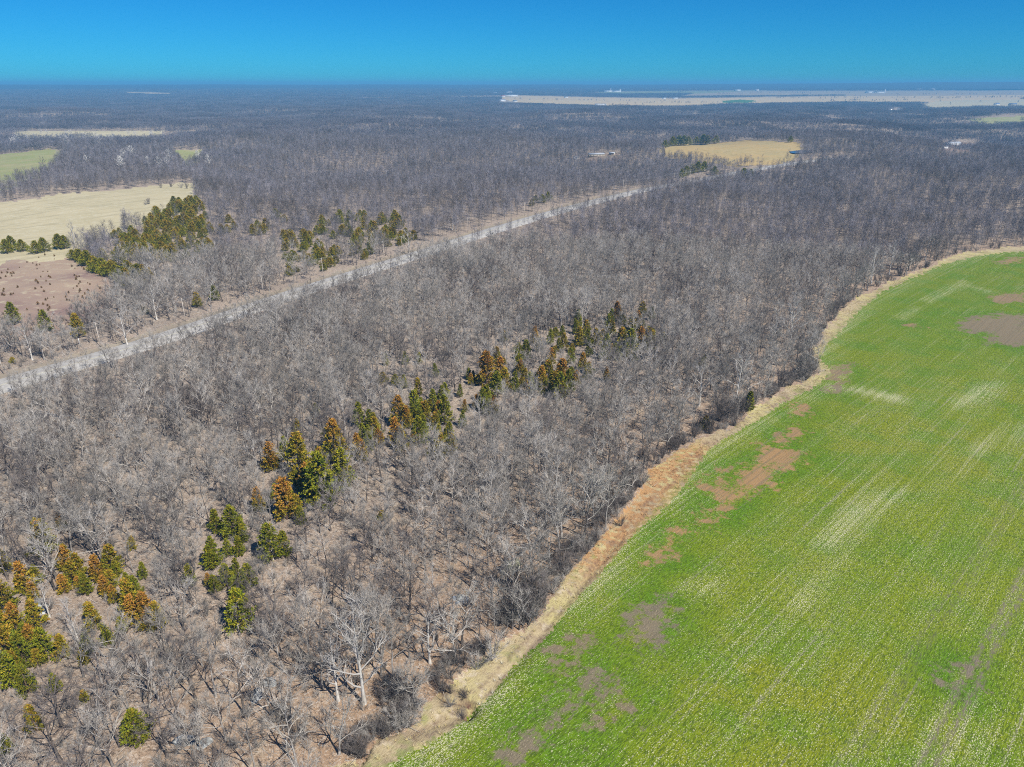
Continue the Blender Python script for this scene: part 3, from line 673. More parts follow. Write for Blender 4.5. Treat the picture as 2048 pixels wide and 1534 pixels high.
# cedars seen one by one: (u, v of the foot, height in photo pixels, look)
CEDARS = [(1155, 655, 32, 'g'), (1233, 642, 36, 'r'), (1222, 650, 30, 'g'), (1274, 662, 36, 'r'), (1281, 692, 34, 'r'), (1296, 702, 42, 'o'), (1260, 708, 46, 'g'), (1243, 702, 42, 'o'), (1240, 690, 30, 'r'), (1284, 638, 30, 'o'), (1302, 642, 26, 'g'),
 (1325, 687, 17, 'r'), (1216, 657, 26, 'g'), (1192, 692, 34, 'o'), (1212, 714, 42, 'g'), (1222, 720, 30, 'o'), (1158, 692, 36, 'o'), (1165, 740, 32, 'r'), (1141, 727, 30, 'g'), (1069, 687, 32, 'r'), (1077, 702, 28, 'o'), (1052, 717, 36, 'g'), (1038, 742, 36, 'g'), (1008, 682, 22, 'o'),
 (1124, 674, 22, 'g'), (973, 772, 62, 'r'), (994, 732, 36, 'o'), (1001, 762, 46, 'r'), (1010, 782, 44, 'o'), (1030, 783, 38, 'g'), (994, 794, 46, 'g'), (1060, 788, 40, 'g'), (1083, 777, 42, 'r'), (1096, 768, 46, 'o'), (1124, 772, 50, 'r'), (1136, 788, 46, 'g'), (1120, 800, 50, 'g'), (1108, 788, 42, 'o'),
 (967, 822, 42, 'g'), (988, 830, 36, 'r'), (953, 817, 26, 'r'), (799, 852, 56, 'r'), (814, 857, 42, 'r'), (792, 892, 52, 'r'), (804, 902, 46, 'o'), (830, 838, 52, 'g'), (837, 792, 32, 'o'), (867, 822, 40, 'g'), (889, 848, 52, 'g'), (871, 858, 32, 'o'), (720, 854, 46, 'g'), (741, 858, 36, 'g'), (881, 914, 48, 'o'), (758, 892, 32, 'r'), (838, 888, 52, 'd'),
 (545, 947, 52, 'r'), (572, 925, 42, 'g'), (588, 915, 32, 'r'), (603, 965, 84, 'o'), (616, 990, 56, 'r'), (646, 1014, 96, 'g'), (630, 1010, 60, 'g'), (672, 918, 68, 'r'), (683, 930, 50, 'o'), (688, 978, 72, 'g'), (644, 950, 46, 'o'), (726, 925, 40, 'r'), (762, 893, 28, 'r'), (738, 888, 34, 'g'), (519, 1022, 42, 'r'), (574, 1038, 74, 'r'), (592, 1030, 40, 'o'), (765, 1040, 16, 'o'),
 (91, 1106, 62, 'o'), (124, 1058, 30, 'r'), (468, 1076, 58, 'd'), (434, 1064, 42, 'g'), (484, 1080, 40, 'g'), (544, 1122, 66, 'd'), (571, 1114, 46, 'g'), (430, 1136, 54, 'g'), (457, 1178, 44, 'g'), (500, 1178, 44, 'd'), (480, 1206, 46, 'g'), (484, 1260, 74, 'g'), (382, 1170, 38, 'g'), (419, 1174, 24, 'r'), (53, 1186, 56, 'r'), (10, 1146, 44, 'o'), (14, 1220, 54, 'o'), (70, 1200, 36, 'r'),
 (130, 1186, 34, 'r'), (160, 1180, 26, 'r'), (228, 1146, 52, 'o'), (198, 1160, 46, 'r'), (230, 1206, 34, 'r'), (266, 1230, 64, 'o'), (298, 1256, 64, 'r'), (318, 1258, 50, 'o'), (274, 1196, 40, 'g'), (246, 1266, 30, 'g'), (38, 1270, 56, 'r'), (78, 1262, 54, 'o'), (24, 1336, 74, 'o'), (52, 1336, 60, 'g'), (96, 1320, 56, 'g'), (130, 1320, 44, 'o'), (30, 1376, 64, 'g'), (58, 1386, 50, 'g'), (8, 1306, 50, 'r'), (180, 1310, 40, 'g'), (218, 1290, 36, 'g'),
 (72, 1460, 46, 'o'), (278, 1488, 58, 'd'), (14, 1504, 34, 'g'), (171, 1404, 22, 'o'), (266, 1098, 26, 'o'), (1405, 732, 24, 'd'), (1497, 822, 36, 'g'), (1410, 857, 26, 'o'), (160, 678, 44, 'o'), (395, 613, 28, 'o'), (27, 727, 11, 'o'), (30, 650, 40, 'd'), (95, 665, 40, 'd'), (430, 602, 28, 'd'), (290, 628, 14, 'o'),
 (15, 507, 28, 'd'), (26, 502, 30, 'g'), (46, 503, 24, 'd'), (74, 507, 26, 'd'), (90, 503, 28, 'd'), (120, 498, 30, 'g'), (132, 497, 26, 'd'), (290, 566, 34, 'o'), (278, 556, 30, 'g'), (302, 565, 28, 'o'), (700, 440, 20, 'd'),
 (1345, 293, 17, 'd'), (1357, 291, 22, 'd'), (1367, 291, 22, 'd'), (1376, 291, 16, 'd'), (1392, 289, 14, 'd'), (1406, 289, 22, 'd'), (1414, 289, 16, 'd'), (1432, 287, 14, 'd'), (1330, 296, 14, 'd'), (1580, 285, 12, 'd'), (1372, 352, 18, 'd'), (1384, 348, 20, 'o'), (1395, 345, 22, 'd'), (1408, 343, 18, 'd'), (1362, 356, 16, 'g'), (1486, 358, 22, 'd'), (1500, 356, 16, 'd'), (1428, 350, 16, 'd')]
g2 = np.random.default_rng(21)
for i in range(14):                                     # the clipped-looking row along the brushy pasture
    t = i / 13; CEDARS.append((146 + 112 * t + g2.normal(0, 2), 516 + 58 * t + g2.normal(0, 2), 24 + 10 * t + g2.normal(0, 2), 'gogd'[i % 4]))
for i in range(8): CEDARS.append((205 + 55 * g2.random(), 520 + 35 * g2.random(), 28 + g2.normal(0, 3), 'go'[i % 2]))
def in_patch(poly, n, h0, h1, mixk):
    P = np.array(poly, float); k = 0
    while k < n:
        u, v = g2.uniform(*np.r_[P[:, 0].min(), P[:, 0].max()]), g2.uniform(P[:, 1].min(), P[:, 1].max())
        if inside(poly, np.array([u]), np.array([v]))[0]: CEDARS.append((u, v, g2.uniform(h0, h1), mixk[int(g2.integers(len(mixk)))])); k += 1
in_patch([(215, 480), (300, 440), (370, 415), (410, 420), (425, 460), (425, 500), (345, 530), (270, 520)], 165, 11, 19, 'goooogrd')
in_patch([(565, 480), (690, 430), (800, 440), (830, 480), (740, 520), (650, 545), (570, 555)], 120, 11, 20, 'ggoooord')
in_patch([(300, 425), (395, 398), (410, 415), (320, 440)], 14, 14, 20, 'goor')
in_patch([(430, 450), (560, 425), (590, 470), (450, 490)], 12, 14, 20, 'goo')
in_patch([(690, 460), (760, 440), (780, 470), (700, 490)], 5, 16, 22, 'gd')
in_patch([(985, 425), (1100, 395), (1110, 402), (990, 432)], 5, 10, 16, 'od')
def belt(poly, n, h0, h1, mixk):
    P = np.array(poly, float); k = 0
    while k < n:
        u, v = g2.uniform(P[:, 0].min(), P[:, 0].max()), g2.uniform(P[:, 1].min(), P[:, 1].max())
        if inside(poly, np.array([u]), np.array([v]))[0]: CEDARS.append((u, v, g2.uniform(h0, h1) * px_m(u, v), mixk[int(g2.integers(len(mixk)))])); k += 1
belt([(640, 930), (760, 860), (860, 790), (1000, 715), (1160, 655), (1310, 645), (1310, 715), (1140, 805), (960, 840), (900, 915), (760, 905)], 92, 2.6, 7.0, 'gggoorr')
belt([(490, 1060), (560, 900), (700, 900), (700, 985), (600, 1055)], 9, 3, 7, 'ggor')
belt([(0, 1120), (120, 1090), (330, 1160), (330, 1265), (230, 1310), (100, 1400), (0, 1420)], 24, 3, 6.5, 'ggoor')
belt([(400, 1060), (560, 1080), (560, 1160), (420, 1200)], 7, 3, 6, 'gggd')
belt([(560, 880), (760, 720), (900, 700), (900, 770), (700, 880)], 10, 2.5, 5, 'gggo')
LOOK = {'g': 'green cedar', 'o': 'olive yellow cedar', 'r': 'rust tipped cedar', 'd': 'dark green cedar'}
def cedar_place(u, v):
    if v < 360: return 'beside the ochre field and the far end of the road', 'far evergreens'
    if u < 150 and v < 512: return 'in the row above the brushy pasture', 'cedars between the two pastures'
    if u < 270 and v < 590: return 'in the thick row edging the brushy pasture', 'cedars edging the brushy pasture'
    if v < 700 and u < 440 and v > 590: return 'in the trees beyond the road verge', 'cedars along the road'
    if v < 560: return 'in the mixed stand between pasture and road', 'cedars beyond the road'
    if u > 1330: return 'at the wood edge by the green field', 'cedars at the wood edge'
    if v < 835 and u > 900: return 'in the long belt crossing the grey woods', 'cedars of the belt'
    if v < 1045 and u > 500: return 'in the belt end nearest the rust coloured clump', 'cedars of the rusty clump'
    return 'scattered in the open leafless wood with pale rock slabs', 'cedars in the open wood'
SIZEW = [(0, 'low'), (5.0, 'mid sized'), (8.5, 'tall')]
ced_xy = []; ced_mass = []
_rank = sorted(range(len(CEDARS)), key=lambda k: -CEDARS[k][2]); ced_single = set(_rank[:295])
for k, (u, v, hp, c) in enumerate(CEDARS):
    p = unproject(u, v); hm = float(np.clip(hp / px_m(u, v), 2.0, 17)); vs_ = CED[c]; T, Cm, H0 = vs_[k % len(vs_)]
    ced_xy.append((p[0], p[1], hm))
    if k not in ced_single: ced_mass.append((p[0], p[1], hm / 6.0 * 1.15, c, k)); continue
    if 300 < v < 560: T, Cm, H0 = CED['w']['gdor'.index(c) // 1 % 3 if c != 'd' else 0]; H0 *= 1.1
    pl, grp = cedar_place(u, v); size = [wd for t, wd in SIZEW if hm >= t][-1]
    e = plant('cedar_tree', T, Cm, p[0], p[1], hm / H0 * 1.12, k * 2.39, f'{size} {LOOK[c]} {pl}', 'cedar tree', grp)
    wide = 1.5 if v < 300 else 1.0; e.scale = (e.scale[0] * wide, e.scale[1] * wide, e.scale[2])
# little reddish cedars on the brushy pasture
n = 0
while n < 130:
    u, v = g2.uniform(0, 255), g2.uniform(510, 680)
    if not inside(PASTURE, np.array([u]), np.array([v]))[0]: continue
    if math.sin(u * .09) + math.sin(v * .14 + u * .05) + g2.normal(0, .7) < .1: continue
    p = unproject(u, v); T, Cm, H0 = CED['s'][n % 2]
    plant('young_cedar', T, Cm, p[0], p[1], g2.uniform(.5, 1.05), n * 1.7, 'little red brown young cedar dotted over the brushy pasture', 'young cedar', 'young cedars in the brushy pasture'); n += 1

# pale barked sycamores
SYC = [(728, 1402, 205, 'big white barked sycamore with fan of pale limbs by the gully'), (676, 1398, 110, 'smaller pale sycamore leaning beside the big white one'), (1580, 692, 92, 'wide white sycamore at the wood edge with spreading pale crown'),
 (1398, 812, 74, 'pale forked sycamore standing behind brown shrubs at the wood edge'), (1472, 798, 88, 'pale slanting sycamore between the shrubs by the green field'), (1545, 700, 62, 'thin pale sycamore beside the wide white sycamore'), (1742, 566, 66, 'white sycamore at the bend of the green field edge'),
 (1778, 548, 60, 'pale sycamore next to the bend of the green field edge'), (1850, 520, 50, 'pale sycamore on the far edge of the green field'), (314, 640, 64, 'thick trunked pale tree standing on the road verge'), (312, 556, 66, 'pale wispy sycamore behind the rust and green cedars'),
 (150, 488, 42, 'pale bare tree at the corner of the tan pasture'), (410, 508, 32, 'low pale tree among the cedars beyond the road'), (818, 508, 46, 'crooked white tree by the road beside cedars'), (1380, 350, 26, 'white tree by the far bend of the road'), (640, 505, 34, 'pale tree in the mixed stand near the road'),
 (255, 690, 70, 'pale tree rising above the road by the large olive cedar'), (65, 720, 66, 'pale tree over the road beside dark cedars'), (905, 460, 34, 'pale trunk at the verge by the power poles'), (100, 1235, 62, 'pale slim tree growing through olive cedars'), (160, 1290, 84, 'pale many branched tree among the cedar clump'),
 (478, 1262, 60, 'small pale tree in front of the bright green cedar'), (546, 1120, 70, 'pale fine branched tree in front of dark cedars'), (960, 862, 60, 'pale tree below the rust tipped cedars'), (1190, 905, 60, 'pale tree standing alone in the grey wood'), (860, 1330, 90, 'pale arching tree near the dry grass by the gully')]
for k, (u, v, hp, lab) in enumerate(SYC):
    p = unproject(u, v); hm = float(np.clip(hp / px_m(u, v), 5, 21)); T, C, H0 = PALE[0 if k in (0, 2, 10) else 1 + k % 2]
    plant('sycamore_tree', T, C, p[0], p[1], hm / H0 * 1.05, k * 1.9, lab, 'sycamore', 'pale barked trees')
for k in range(36):                                     # along the creek, far to the west
    u, v = [(g2.uniform(20, 240), g2.uniform(288, 300)), (g2.uniform(150, 420), g2.uniform(318, 352)), (g2.uniform(60, 330), g2.uniform(275, 284))][k % 3]
    p = unproject(u, v); T, C, H0 = PALE_FAR[k % 3]
    plant('sycamore_tree', T, C, p[0], p[1], g2.uniform(1.2, 1.55), k, 'pale creekside tree between the hay field and tan pasture', 'sycamore', 'pale trees along the creek')

# shrubs on the wood edge and lone shrubs in the tan pasture
SHRUBS = [(1066, 1205, 2.1, 0), (1040, 1180, 2.1, 0), (1022, 1235, 2.0, 0), (1052, 1252, 1.7, 1), (985, 1318, 1.5, 1), (955, 1338, 1.0, 1), (1242, 1052, .75, 2), (1440, 840, 2.2, 0), (1462, 838, 2.1, 0), (1420, 862, 1.9, 0), (1482, 830, 1.8, 2), (1388, 872, 1.2, 0), (1560, 772, 1.9, 0), (1600, 758, 1.9, 2), (1625, 742, 1.2, 1), (1580, 770, 1.2, 0),
 (1615, 725, 1.3, 2), (1340, 898, 1.2, 0), (1310, 925, 1.0, 2), (1270, 985, 1.0, 0), (1232, 1035, .9, 1), (1180, 1085, 1.0, 0), (1150, 1110, 1.0, 2), (880, 1375, .9, 2), (800, 1440, 1.0, 0), (770, 1470, 1.0, 2), (1640, 665, 1.2, 2), (1690, 607, 1.3, 1), (1730, 580, 1.2, 2), (1800, 552, 1.3, 0), (1870, 522, 1.3, 2), (1110, 1150, 1.1, 0), (720, 1500, 1.0, 0), (872, 1362, .8, 0), (902, 1384, .6, 2), (930, 1392, .55, 0), (900, 1412, .6, 1), (925, 1432, .5, 2), (1350, 865, 1.2, 1), (1505, 808, 1.1, 0), (1535, 790, 1.2, 1)]
for k, (u, v, s, m) in enumerate(SHRUBS):
    p = unproject(u, v); T, C, J_ = SHR[m]
    plant('bare_shrub', T, C, p[0], p[1], s, k * 1.3, ('dark leafless shrub thicket along the edge of the green field', 'grey leafless shrub along the edge of the green field', 'large dark leafless shrub along the edge of the green field')[m], 'shrub', 'shrubs along the field edge', 'stem', 'twigs')
for k, (u, v, s) in enumerate([(298, 408, 1.4), (292, 410, .8), (322, 376, 1.2), (342, 374, 1.3), (362, 376, 1.4), (374, 377, 1.3)]):
    p = unproject(u, v); T, C, J_ = SHR[k % 3]
    plant('bare_shrub', T, C, p[0], p[1], s, k, 'lone dark shrub standing out in the tan pasture', 'shrub', 'lone pasture shrubs', 'stem', 'twigs')

# ---------------------------------------------------------------- the woods
def blocked(x, y, z, grow=0.0):
    u, v, zc = project(x, y, z); o = zc < 5
    for P in FIELDS: o |= inside(P, u, v)
    r = np.hypot(x, y); near = r < 1500
    d = np.where(near, seg_dist(ROAD, np.where(near, x, 0), np.where(near, y, 0)), 999)
    sgn = np.zeros(len(x))
    o |= (d < 9.5) | (near & inside(VERGE, x, y))
    return o
def jgrid(x0, x1, y0, y1, s, rng, jt=.46):
    X, Y = np.meshgrid(np.arange(x0, x1, s), np.arange(y0, y1, s)); X = X.ravel() + rng.uniform(-jt, jt, X.size) * s; Y = Y.ravel() + rng.uniform(-jt, jt, Y.size) * s
    return X, Y
R1, R2 = 470.0, 1500.0
rg = np.random.default_rng(99)
X, Y = jgrid(-420, 420, 48, R1, 4.6, rg); r = np.hypot(X, Y); az = np.degrees(np.arctan2(X, Y))
keep = (r < R1) & (np.abs(az) < 46) & (r > 62) & (rg.random(len(X)) > .10 + .22 * (wave(S_MED, X * 1.3, Y * 1.3) > .8))
X, Y = X[keep], Y[keep]; Z = height(X, Y); ok = ~blocked(X, Y, Z)
cx = np.array(ced_xy)
dmin = np.array([np.min(np.hypot(cx[:, 0] - a, cx[:, 1] - b)) for a, b in zip(X, Y)]); ok &= dmin > 2.6
for u, v, rad in ((1022, 1135, 4.5), (920, 1202, 3.5), (728, 1402, 4), (375, 1480, 2.5), (505, 1385, 2.5), (10, 1255, 5)):
    p = unproject(u, v); ok &= np.hypot(X - p[0], Y - p[1]) > rad
def clear_view(x, y, rng):
    """the cedars stand in openings: few bare trees right in front of them"""
    o = np.ones(len(x), bool)
    for a, b, hm_ in ced_xy:
        rr_ = math.hypot(a, b); dx, dy = -a / rr_, -b / rr_
        along = (x - a) * dx + (y - b) * dy; off = np.abs(-(x - a) * dy + (y - b) * dx)
        o &= ~((along > -1.0) & (along < 3.5 + .040 * max(rr_ - 70, 0)) & (off < (2.3 if rr_ < 190 else 2.9)) & (rng.random(len(x)) < (.45 if rr_ < 190 else .88)))
    return o
def roadside(x, y, rng):
    r_ = np.hypot(x, y); nr = r_ < 1300; xs, ys = np.where(nr, x, 0), np.where(nr, y, 0); d = np.where(nr, seg_dist(ROAD, xs, ys), 999)
    nearside = d < 34
    side = inside([tuple(p) for p in ROAD] + [tuple(p) for p in (ROAD - ROAD_N * 36)[::-1]], x, y)
    nearside &= side
    return ~(nearside & (rng.random(len(x)) < np.where(r_ > 380, .66, .36))), nearside
for u, v, hp, lab in SYC:
    p = unproject(u, v); rr_ = math.hypot(p[0], p[1]); dx, dy = -p[0] / rr_, -p[1] / rr_; al = (X - p[0]) * dx + (Y - p[1]) * dy; of = np.abs(-(X - p[0]) * dy + (Y - p[1]) * dx)
    ok &= ~((al > -2.0) & (al < 4 + .03 * rr_) & (of < 3.6)) | (rg.random(len(X)) < .12)
ok &= clear_view(X, Y, rg); kp, _ = roadside(X, Y, rg); ok &= kp
ok &= seg_dist(GULLY, X, Y) > 4.5
X, Y, Z = X[ok], Y[ok], Z[ok]
U, Vv, ZC = project(X, Y, Z + 5); infr = (U > 8) & (U < 2040) & (Vv < 1526) & (Vv > 0)
order = np.argsort(np.where(infr, np.hypot(X, Y), 1e9))[:300]
var = rg.integers(0, len(NVAR), len(X)); scl = rg.uniform(.72, 1.12, len(X)) * (1 + .12 * wave(S_MED, X * .6, Y * .6))
tonew = wave(S_MED, X + 300, Y - 90) + rg.normal(0, .5, len(X))
var = np.where(tonew > .65, rg.choice([4, 5, 8, 9], len(X)), np.where(tonew < -.7, rg.choice([0, 1, 2, 3, 12, 13], len(X)), var)); rot = rg.uniform(0, 6.283, len(X)); scl = np.where(roadside(X, Y, rg)[1], scl * .86, scl)
edge_w = np.array([unproject(*p)[:2] for p in MARGIN_EDGE])
dE = seg_dist(edge_w, X, Y)
LAND = [(tuple(unproject(u, v)[:2]), t) for u, v, t in ((1022, 1140, 'beside the ruined shed'), (920, 1202, 'beside the pile of blue grey boulders'), (728, 1402, 'next to the big white sycamore'), (390, 1484, 'beside the flat pale limestone slab'), (520, 1380, 'beside the long pale limestone slab'), (905, 1395, 'near the dark gully'), (646, 1014, 'beside the tall bright green cedar'), (60, 1330, 'below the olive cedar clump'), (484, 1250, 'by the row of bright green cedars'), (280, 1240, 'by the rust and olive cedar pair'), (1060, 1215, 'behind the dark edge thicket'))]
for i in order:
    T, C, J_, look = NVAR[var[i]]
    d = np.min(np.hypot(cx[:, 0] - X[i], cx[:, 1] - Y[i]))
    where = 'at the wood edge beside the dry grass margin' if dE[i] < 9 else ('close among the cedars of the open wood' if d < 6 else ('in the orange littered wood between cedars and green field' if X[i] > -45 else 'in the open wood on the pale leaf litter'))
    for (lx, ly), ln in LAND:
        if math.hypot(lx - X[i], ly - Y[i]) < 9: where = ln; break
    sz = 'low ' if scl[i] < .8 else ('full grown ' if scl[i] > 1.02 else '')
    look = sz + look
    plant('bare_tree', T, C, X[i], Y[i], scl[i], rot[i], f'{look} leafless tree {where}', 'bare tree', 'leafless trees of the near wood')
rest = np.ones(len(X), bool); rest[order] = False

def hidden_collection(name, meshes):
    c = bpy.data.collections.new(name)
    for i, me in enumerate(meshes):
        o = bpy.data.objects.new(f'{name}_{i:02d}', me); c.objects.link(o)
    return c
def scatter(name, coll, P, rz, s, idx_, label, cat, kind='stuff'):
    me = bpy.data.meshes.new(name); P = np.asarray(P, np.float32); me.vertices.add(len(P)); me.vertices.foreach_set('co', P.ravel())
    a = me.attributes.new('spin', 'FLOAT_VECTOR', 'POINT'); a.data.foreach_set('vector', np.stack([np.zeros(len(P)), np.zeros(len(P)), rz], 1).astype(np.float32).ravel())
    a = me.attributes.new('size', 'FLOAT', 'POINT'); a.data.foreach_set('value', np.asarray(s, np.float32))
    a = me.attributes.new('pick', 'INT', 'POINT'); a.data.foreach_set('value', np.asarray(idx_, np.int32))
    o = link(name, me); ng = bpy.data.node_groups.new(name, 'GeometryNodeTree')
    ng.interface.new_socket('Geometry', in_out='INPUT', socket_type='NodeSocketGeometry'); ng.interface.new_socket('Geometry', in_out='OUTPUT', socket_type='NodeSocketGeometry')
    N = ng.nodes; gi, go = N.new('NodeGroupInput'), N.new('NodeGroupOutput'); ip = N.new('GeometryNodeInstanceOnPoints'); ci = N.new('GeometryNodeCollectionInfo')
    ci.inputs['Collection'].default_value = coll; ci.inputs['Separate Children'].default_value = True; ci.inputs['Reset Children'].default_value = True
    def na(n, t): q = N.new('GeometryNodeInputNamedAttribute'); q.data_type = t; q.inputs['Name'].default_value = n; return q.outputs['Attribute']
    L = ng.links
    L.new(gi.outputs[0], ip.inputs['Points']); L.new(ci.outputs[0], ip.inputs['Instance']); ip.inputs['Pick Instance'].default_value = True
    L.new(na('pick', 'INT'), ip.inputs['Instance Index']); L.new(na('size', 'FLOAT'), ip.inputs['Scale'])
    er = N.new('FunctionNodeEulerToRotation'); L.new(na('spin', 'FLOAT_VECTOR'), er.inputs[0]); L.new(er.outputs[0], ip.inputs['Rotation'])
    L.new(ip.outputs[0], go.inputs[0])
    md = o.modifiers.new('scatter', 'NODES'); md.node_group = ng
    return tag(o, label, cat, kind=kind)
_cl = [q[1] for c in 'w' for q in CED[c]]; _cs = {'g': [0], 'd': [0], 'o': [1], 'r': [2]}
scatter('cedar_thicket', hidden_collection('thicket_cedar', _cl), [(a, b, zat(a, b) - .1) for a, b, *_ in ced_mass], np.array([q[4] * 2.4 for q in ced_mass]), np.array([q[2] for q in ced_mass]), np.array([_cs[q[3]][q[4] % len(_cs[q[3]])] for q in ced_mass]), 'low olive cedar thicket mixed into the woods beyond the road', 'cedar thicket')
near_c = hidden_collection('wood_tree', [q[2] for q in NVAR])
scatter('woodland', near_c, np.stack([X, Y, Z - .06], 1)[rest], rot[rest], scl[rest], var[rest], 'dense grey leafless woodland on both sides of the road', 'woodland')
# understorey saplings and brush
Xu, Yu = jgrid(-330, 330, 60, 330, 3.9, rg); r = np.hypot(Xu, Yu); az = np.degrees(np.arctan2(Xu, Yu)); Zu = height(Xu, Yu)
ok = (r < 330) & (np.abs(az) < 44) & (r > 66) & ~blocked(Xu, Yu, Zu) & (rg.random(len(Xu)) < .9)
Xu, Yu, Zu = Xu[ok], Yu[ok], Zu[ok]
scatter('undergrowth', hidden_collection('brush', UND + [SHR[1][2]]), np.stack([Xu, Yu, Zu], 1), rg.uniform(0, 6.28, len(Xu)), rg.uniform(.5, 1.1, len(Xu)), np.where(rg.random(len(Xu)) < .08, 2, rg.integers(0, 2, len(Xu))), 'thin grey brush and saplings on the woodland floor', 'undergrowth')
# brush thick along the field edge
_t = rg.uniform(0, len(edge_w) - 1.001, 900); _i = _t.astype(int); Eb = edge_w[_i] + (edge_w[_i + 1] - edge_w[_i]) * (_t - _i)[:, None] + rg.normal(0, 3.2, (900, 2))
_z = height(Eb[:, 0], Eb[:, 1]); ok = ~blocked(Eb[:, 0], Eb[:, 1], _z) & (seg_dist(GULLY, Eb[:, 0], Eb[:, 1]) > 3)
Eb, _z = Eb[ok], _z[ok]
scatter('edge_brush', hidden_collection('edge_shrub', [q[2] for q in SHR] + UND), np.column_stack([Eb, _z]), rg.uniform(0, 6.28, len(Eb)), rg.uniform(.4, 1.25, len(Eb)), rg.integers(0, 5, len(Eb)), 'tangled dark brush along the edge of the wood', 'brush')
# fallen sticks on the litter
STK = []
for q in range(4):
    mb = MB(); gg = np.random.default_rng(800 + q); n_ = 16; a_ = gg.uniform(0, 6.28, n_); l_ = gg.uniform(.5, 2.6, n_); b_ = np.column_stack([gg.normal(0, 1.6, (n_, 2)), gg.uniform(.02, .2, n_)])
    mb.slivers(b_, b_ + np.column_stack([np.cos(a_) * l_, np.sin(a_) * l_, gg.uniform(-.05, .3, n_)]), gg.uniform(.05, .12, n_), gg); STK.append(mb.build('sticks', 'twig' if q % 2 else 'bark'))
Xk, Yk = rg.uniform(-260, 200, 16000), rg.uniform(60, 330, 16000); Zk = height(Xk, Yk); ok = (np.abs(np.degrees(np.arctan2(Xk, Yk))) < 43) & ~blocked(Xk, Yk, Zk); Xk, Yk, Zk = Xk[ok], Yk[ok], Zk[ok]
scatter('fallen_sticks', hidden_collection('stick_litter', STK), np.column_stack([Xk, Yk, Zk]), rg.uniform(0, 6.28, len(Xk)), rg.uniform(.6, 1.3, len(Xk)), rg.integers(0, 4, len(Xk)), 'grey fallen sticks strewn over the leaf litter', 'fallen sticks')
# mid distance
mid = []
for i in range(10):
    H, sp = (13, 3.7) if i % 3 else (11.5, 3.3); T, C = lod_tree(300 + i, H + (i % 4) * .7, sp)
    mid.append(joined('mid_tree', T, C, 'bark' if i % 3 else 'darkbark', 'midtwig_shaded' if i % 4 else 'darktwig'))
Xm, Ym = rg.uniform(-1150, 1150, 150000), rg.uniform(250, R2, 150000); r = np.hypot(Xm, Ym); az = np.degrees(np.arctan2(Xm, Ym)); keep = (r >= R1) & (r < R2) & (np.abs(az) < 42); Xm, Ym = Xm[keep], Ym[keep]
Zm = height(Xm, Ym); dm = np.array([np.min(np.hypot(cx[:, 0] - a, cx[:, 1] - b)) if q < 620 else 9 for a, b, q in zip(Xm, Ym, np.hypot(Xm, Ym))])
ok = ~blocked(Xm, Ym, Zm) & (dm > 3.0) & (rg.random(len(Xm)) > .06) & clear_view(Xm, Ym, rg) & roadside(Xm, Ym, rg)[0]; Xm, Ym, Zm = Xm[ok], Ym[ok], Zm[ok]
scatter('woodland_beyond', hidden_collection('mid_tree', mid), np.stack([Xm, Ym, Zm - .1], 1), rg.uniform(0, 6.28, len(Xm)), rg.uniform(.72, 1.2, len(Xm)) * (1 + .14 * wave(S_MED, Xm * .5, Ym * .5)), np.where(wave(S_MED, Xm * .7 + 50, Ym * .7) + rg.normal(0, .5, len(Xm)) > .8, rg.choice([0, 4, 8], len(Xm)), rg.integers(0, 10, len(Xm))), 'purple grey leafless forest rolling away beyond the road', 'forest')
# far forest: small stands set side by side
stands = []
PS = 56.0
for i in range(4):
    mb = MB(); gg = np.random.default_rng(500 + i); X0, Y0 = gg.uniform(-PS * .54, PS * .54, 112), gg.uniform(-PS * .54, PS * .54, 112)
    for a, b_ in zip(X0, Y0):
        T, C = lod_tree(int(gg.integers(1e6)), gg.uniform(9.5, 14.5), gg.uniform(3.4, 5.0), nb=13, nt_=2, w0=.30, w1=.32)
        v_, f_ = C.arr(); mb.add(v_ + np.array([a, b_, 0]), f_)
        pass
    stands.append(mb.build('stand', 'fartwig_shaded'))
R3 = 9500.0
Xf, Yf = jgrid(-6600, 6600, 1000, R3, PS, rg, .1); Xf2 = Xf; r = np.hypot(Xf, Yf); az = np.degrees(np.arctan2(Xf, Yf)); keep = (r >= R2 - 70) & (r < R3) & (np.abs(az) < 40); Xf, Yf = Xf[keep], Yf[keep]
Zf = height(Xf, Yf); ok = ~blocked(Xf, Yf, Zf)
Xf, Yf, Zf = Xf[ok], Yf[ok], Zf[ok]
scatter('far_forest', hidden_collection('stand', stands), np.stack([Xf, Yf, Zf - .3], 1), rg.integers(0, 4, len(Xf)) * math.pi / 2 + rg.normal(0, .1, len(Xf)), rg.uniform(.92, 1.18, len(Xf)), rg.integers(0, 4, len(Xf)), 'blue grey forest stretching to the far ridge', 'forest')
# hills beyond: canopy seen only as a mass
ta = np.radians(np.linspace(-46, 46, 420)); ra = [R3 - 400]
while ra[-1] < 16000: ra.append(ra[-1] * 1.012)
ra = np.array(ra); HX, HY = ra[:, None] * np.sin(ta), ra[:, None] * np.cos(ta); HZ = height(HX, HY) + 9 + np.random.default_rng(4).uniform(-2.5, 2.5, HX.shape)
ix = np.arange(HX.size).reshape(HX.shape); HQ = np.stack([ix[:-1, :-1], ix[1:, :-1], ix[1:, 1:], ix[:-1, 1:]], -1).reshape(-1, 4)[:, ::-1]
tag(link('far_hills', mesh_np('far_hills', np.stack([HX, HY, HZ], -1).reshape(-1, 3), HQ, ['canopy'])), 'dark blue wooded ridge along the horizon', 'hills', kind='structure')

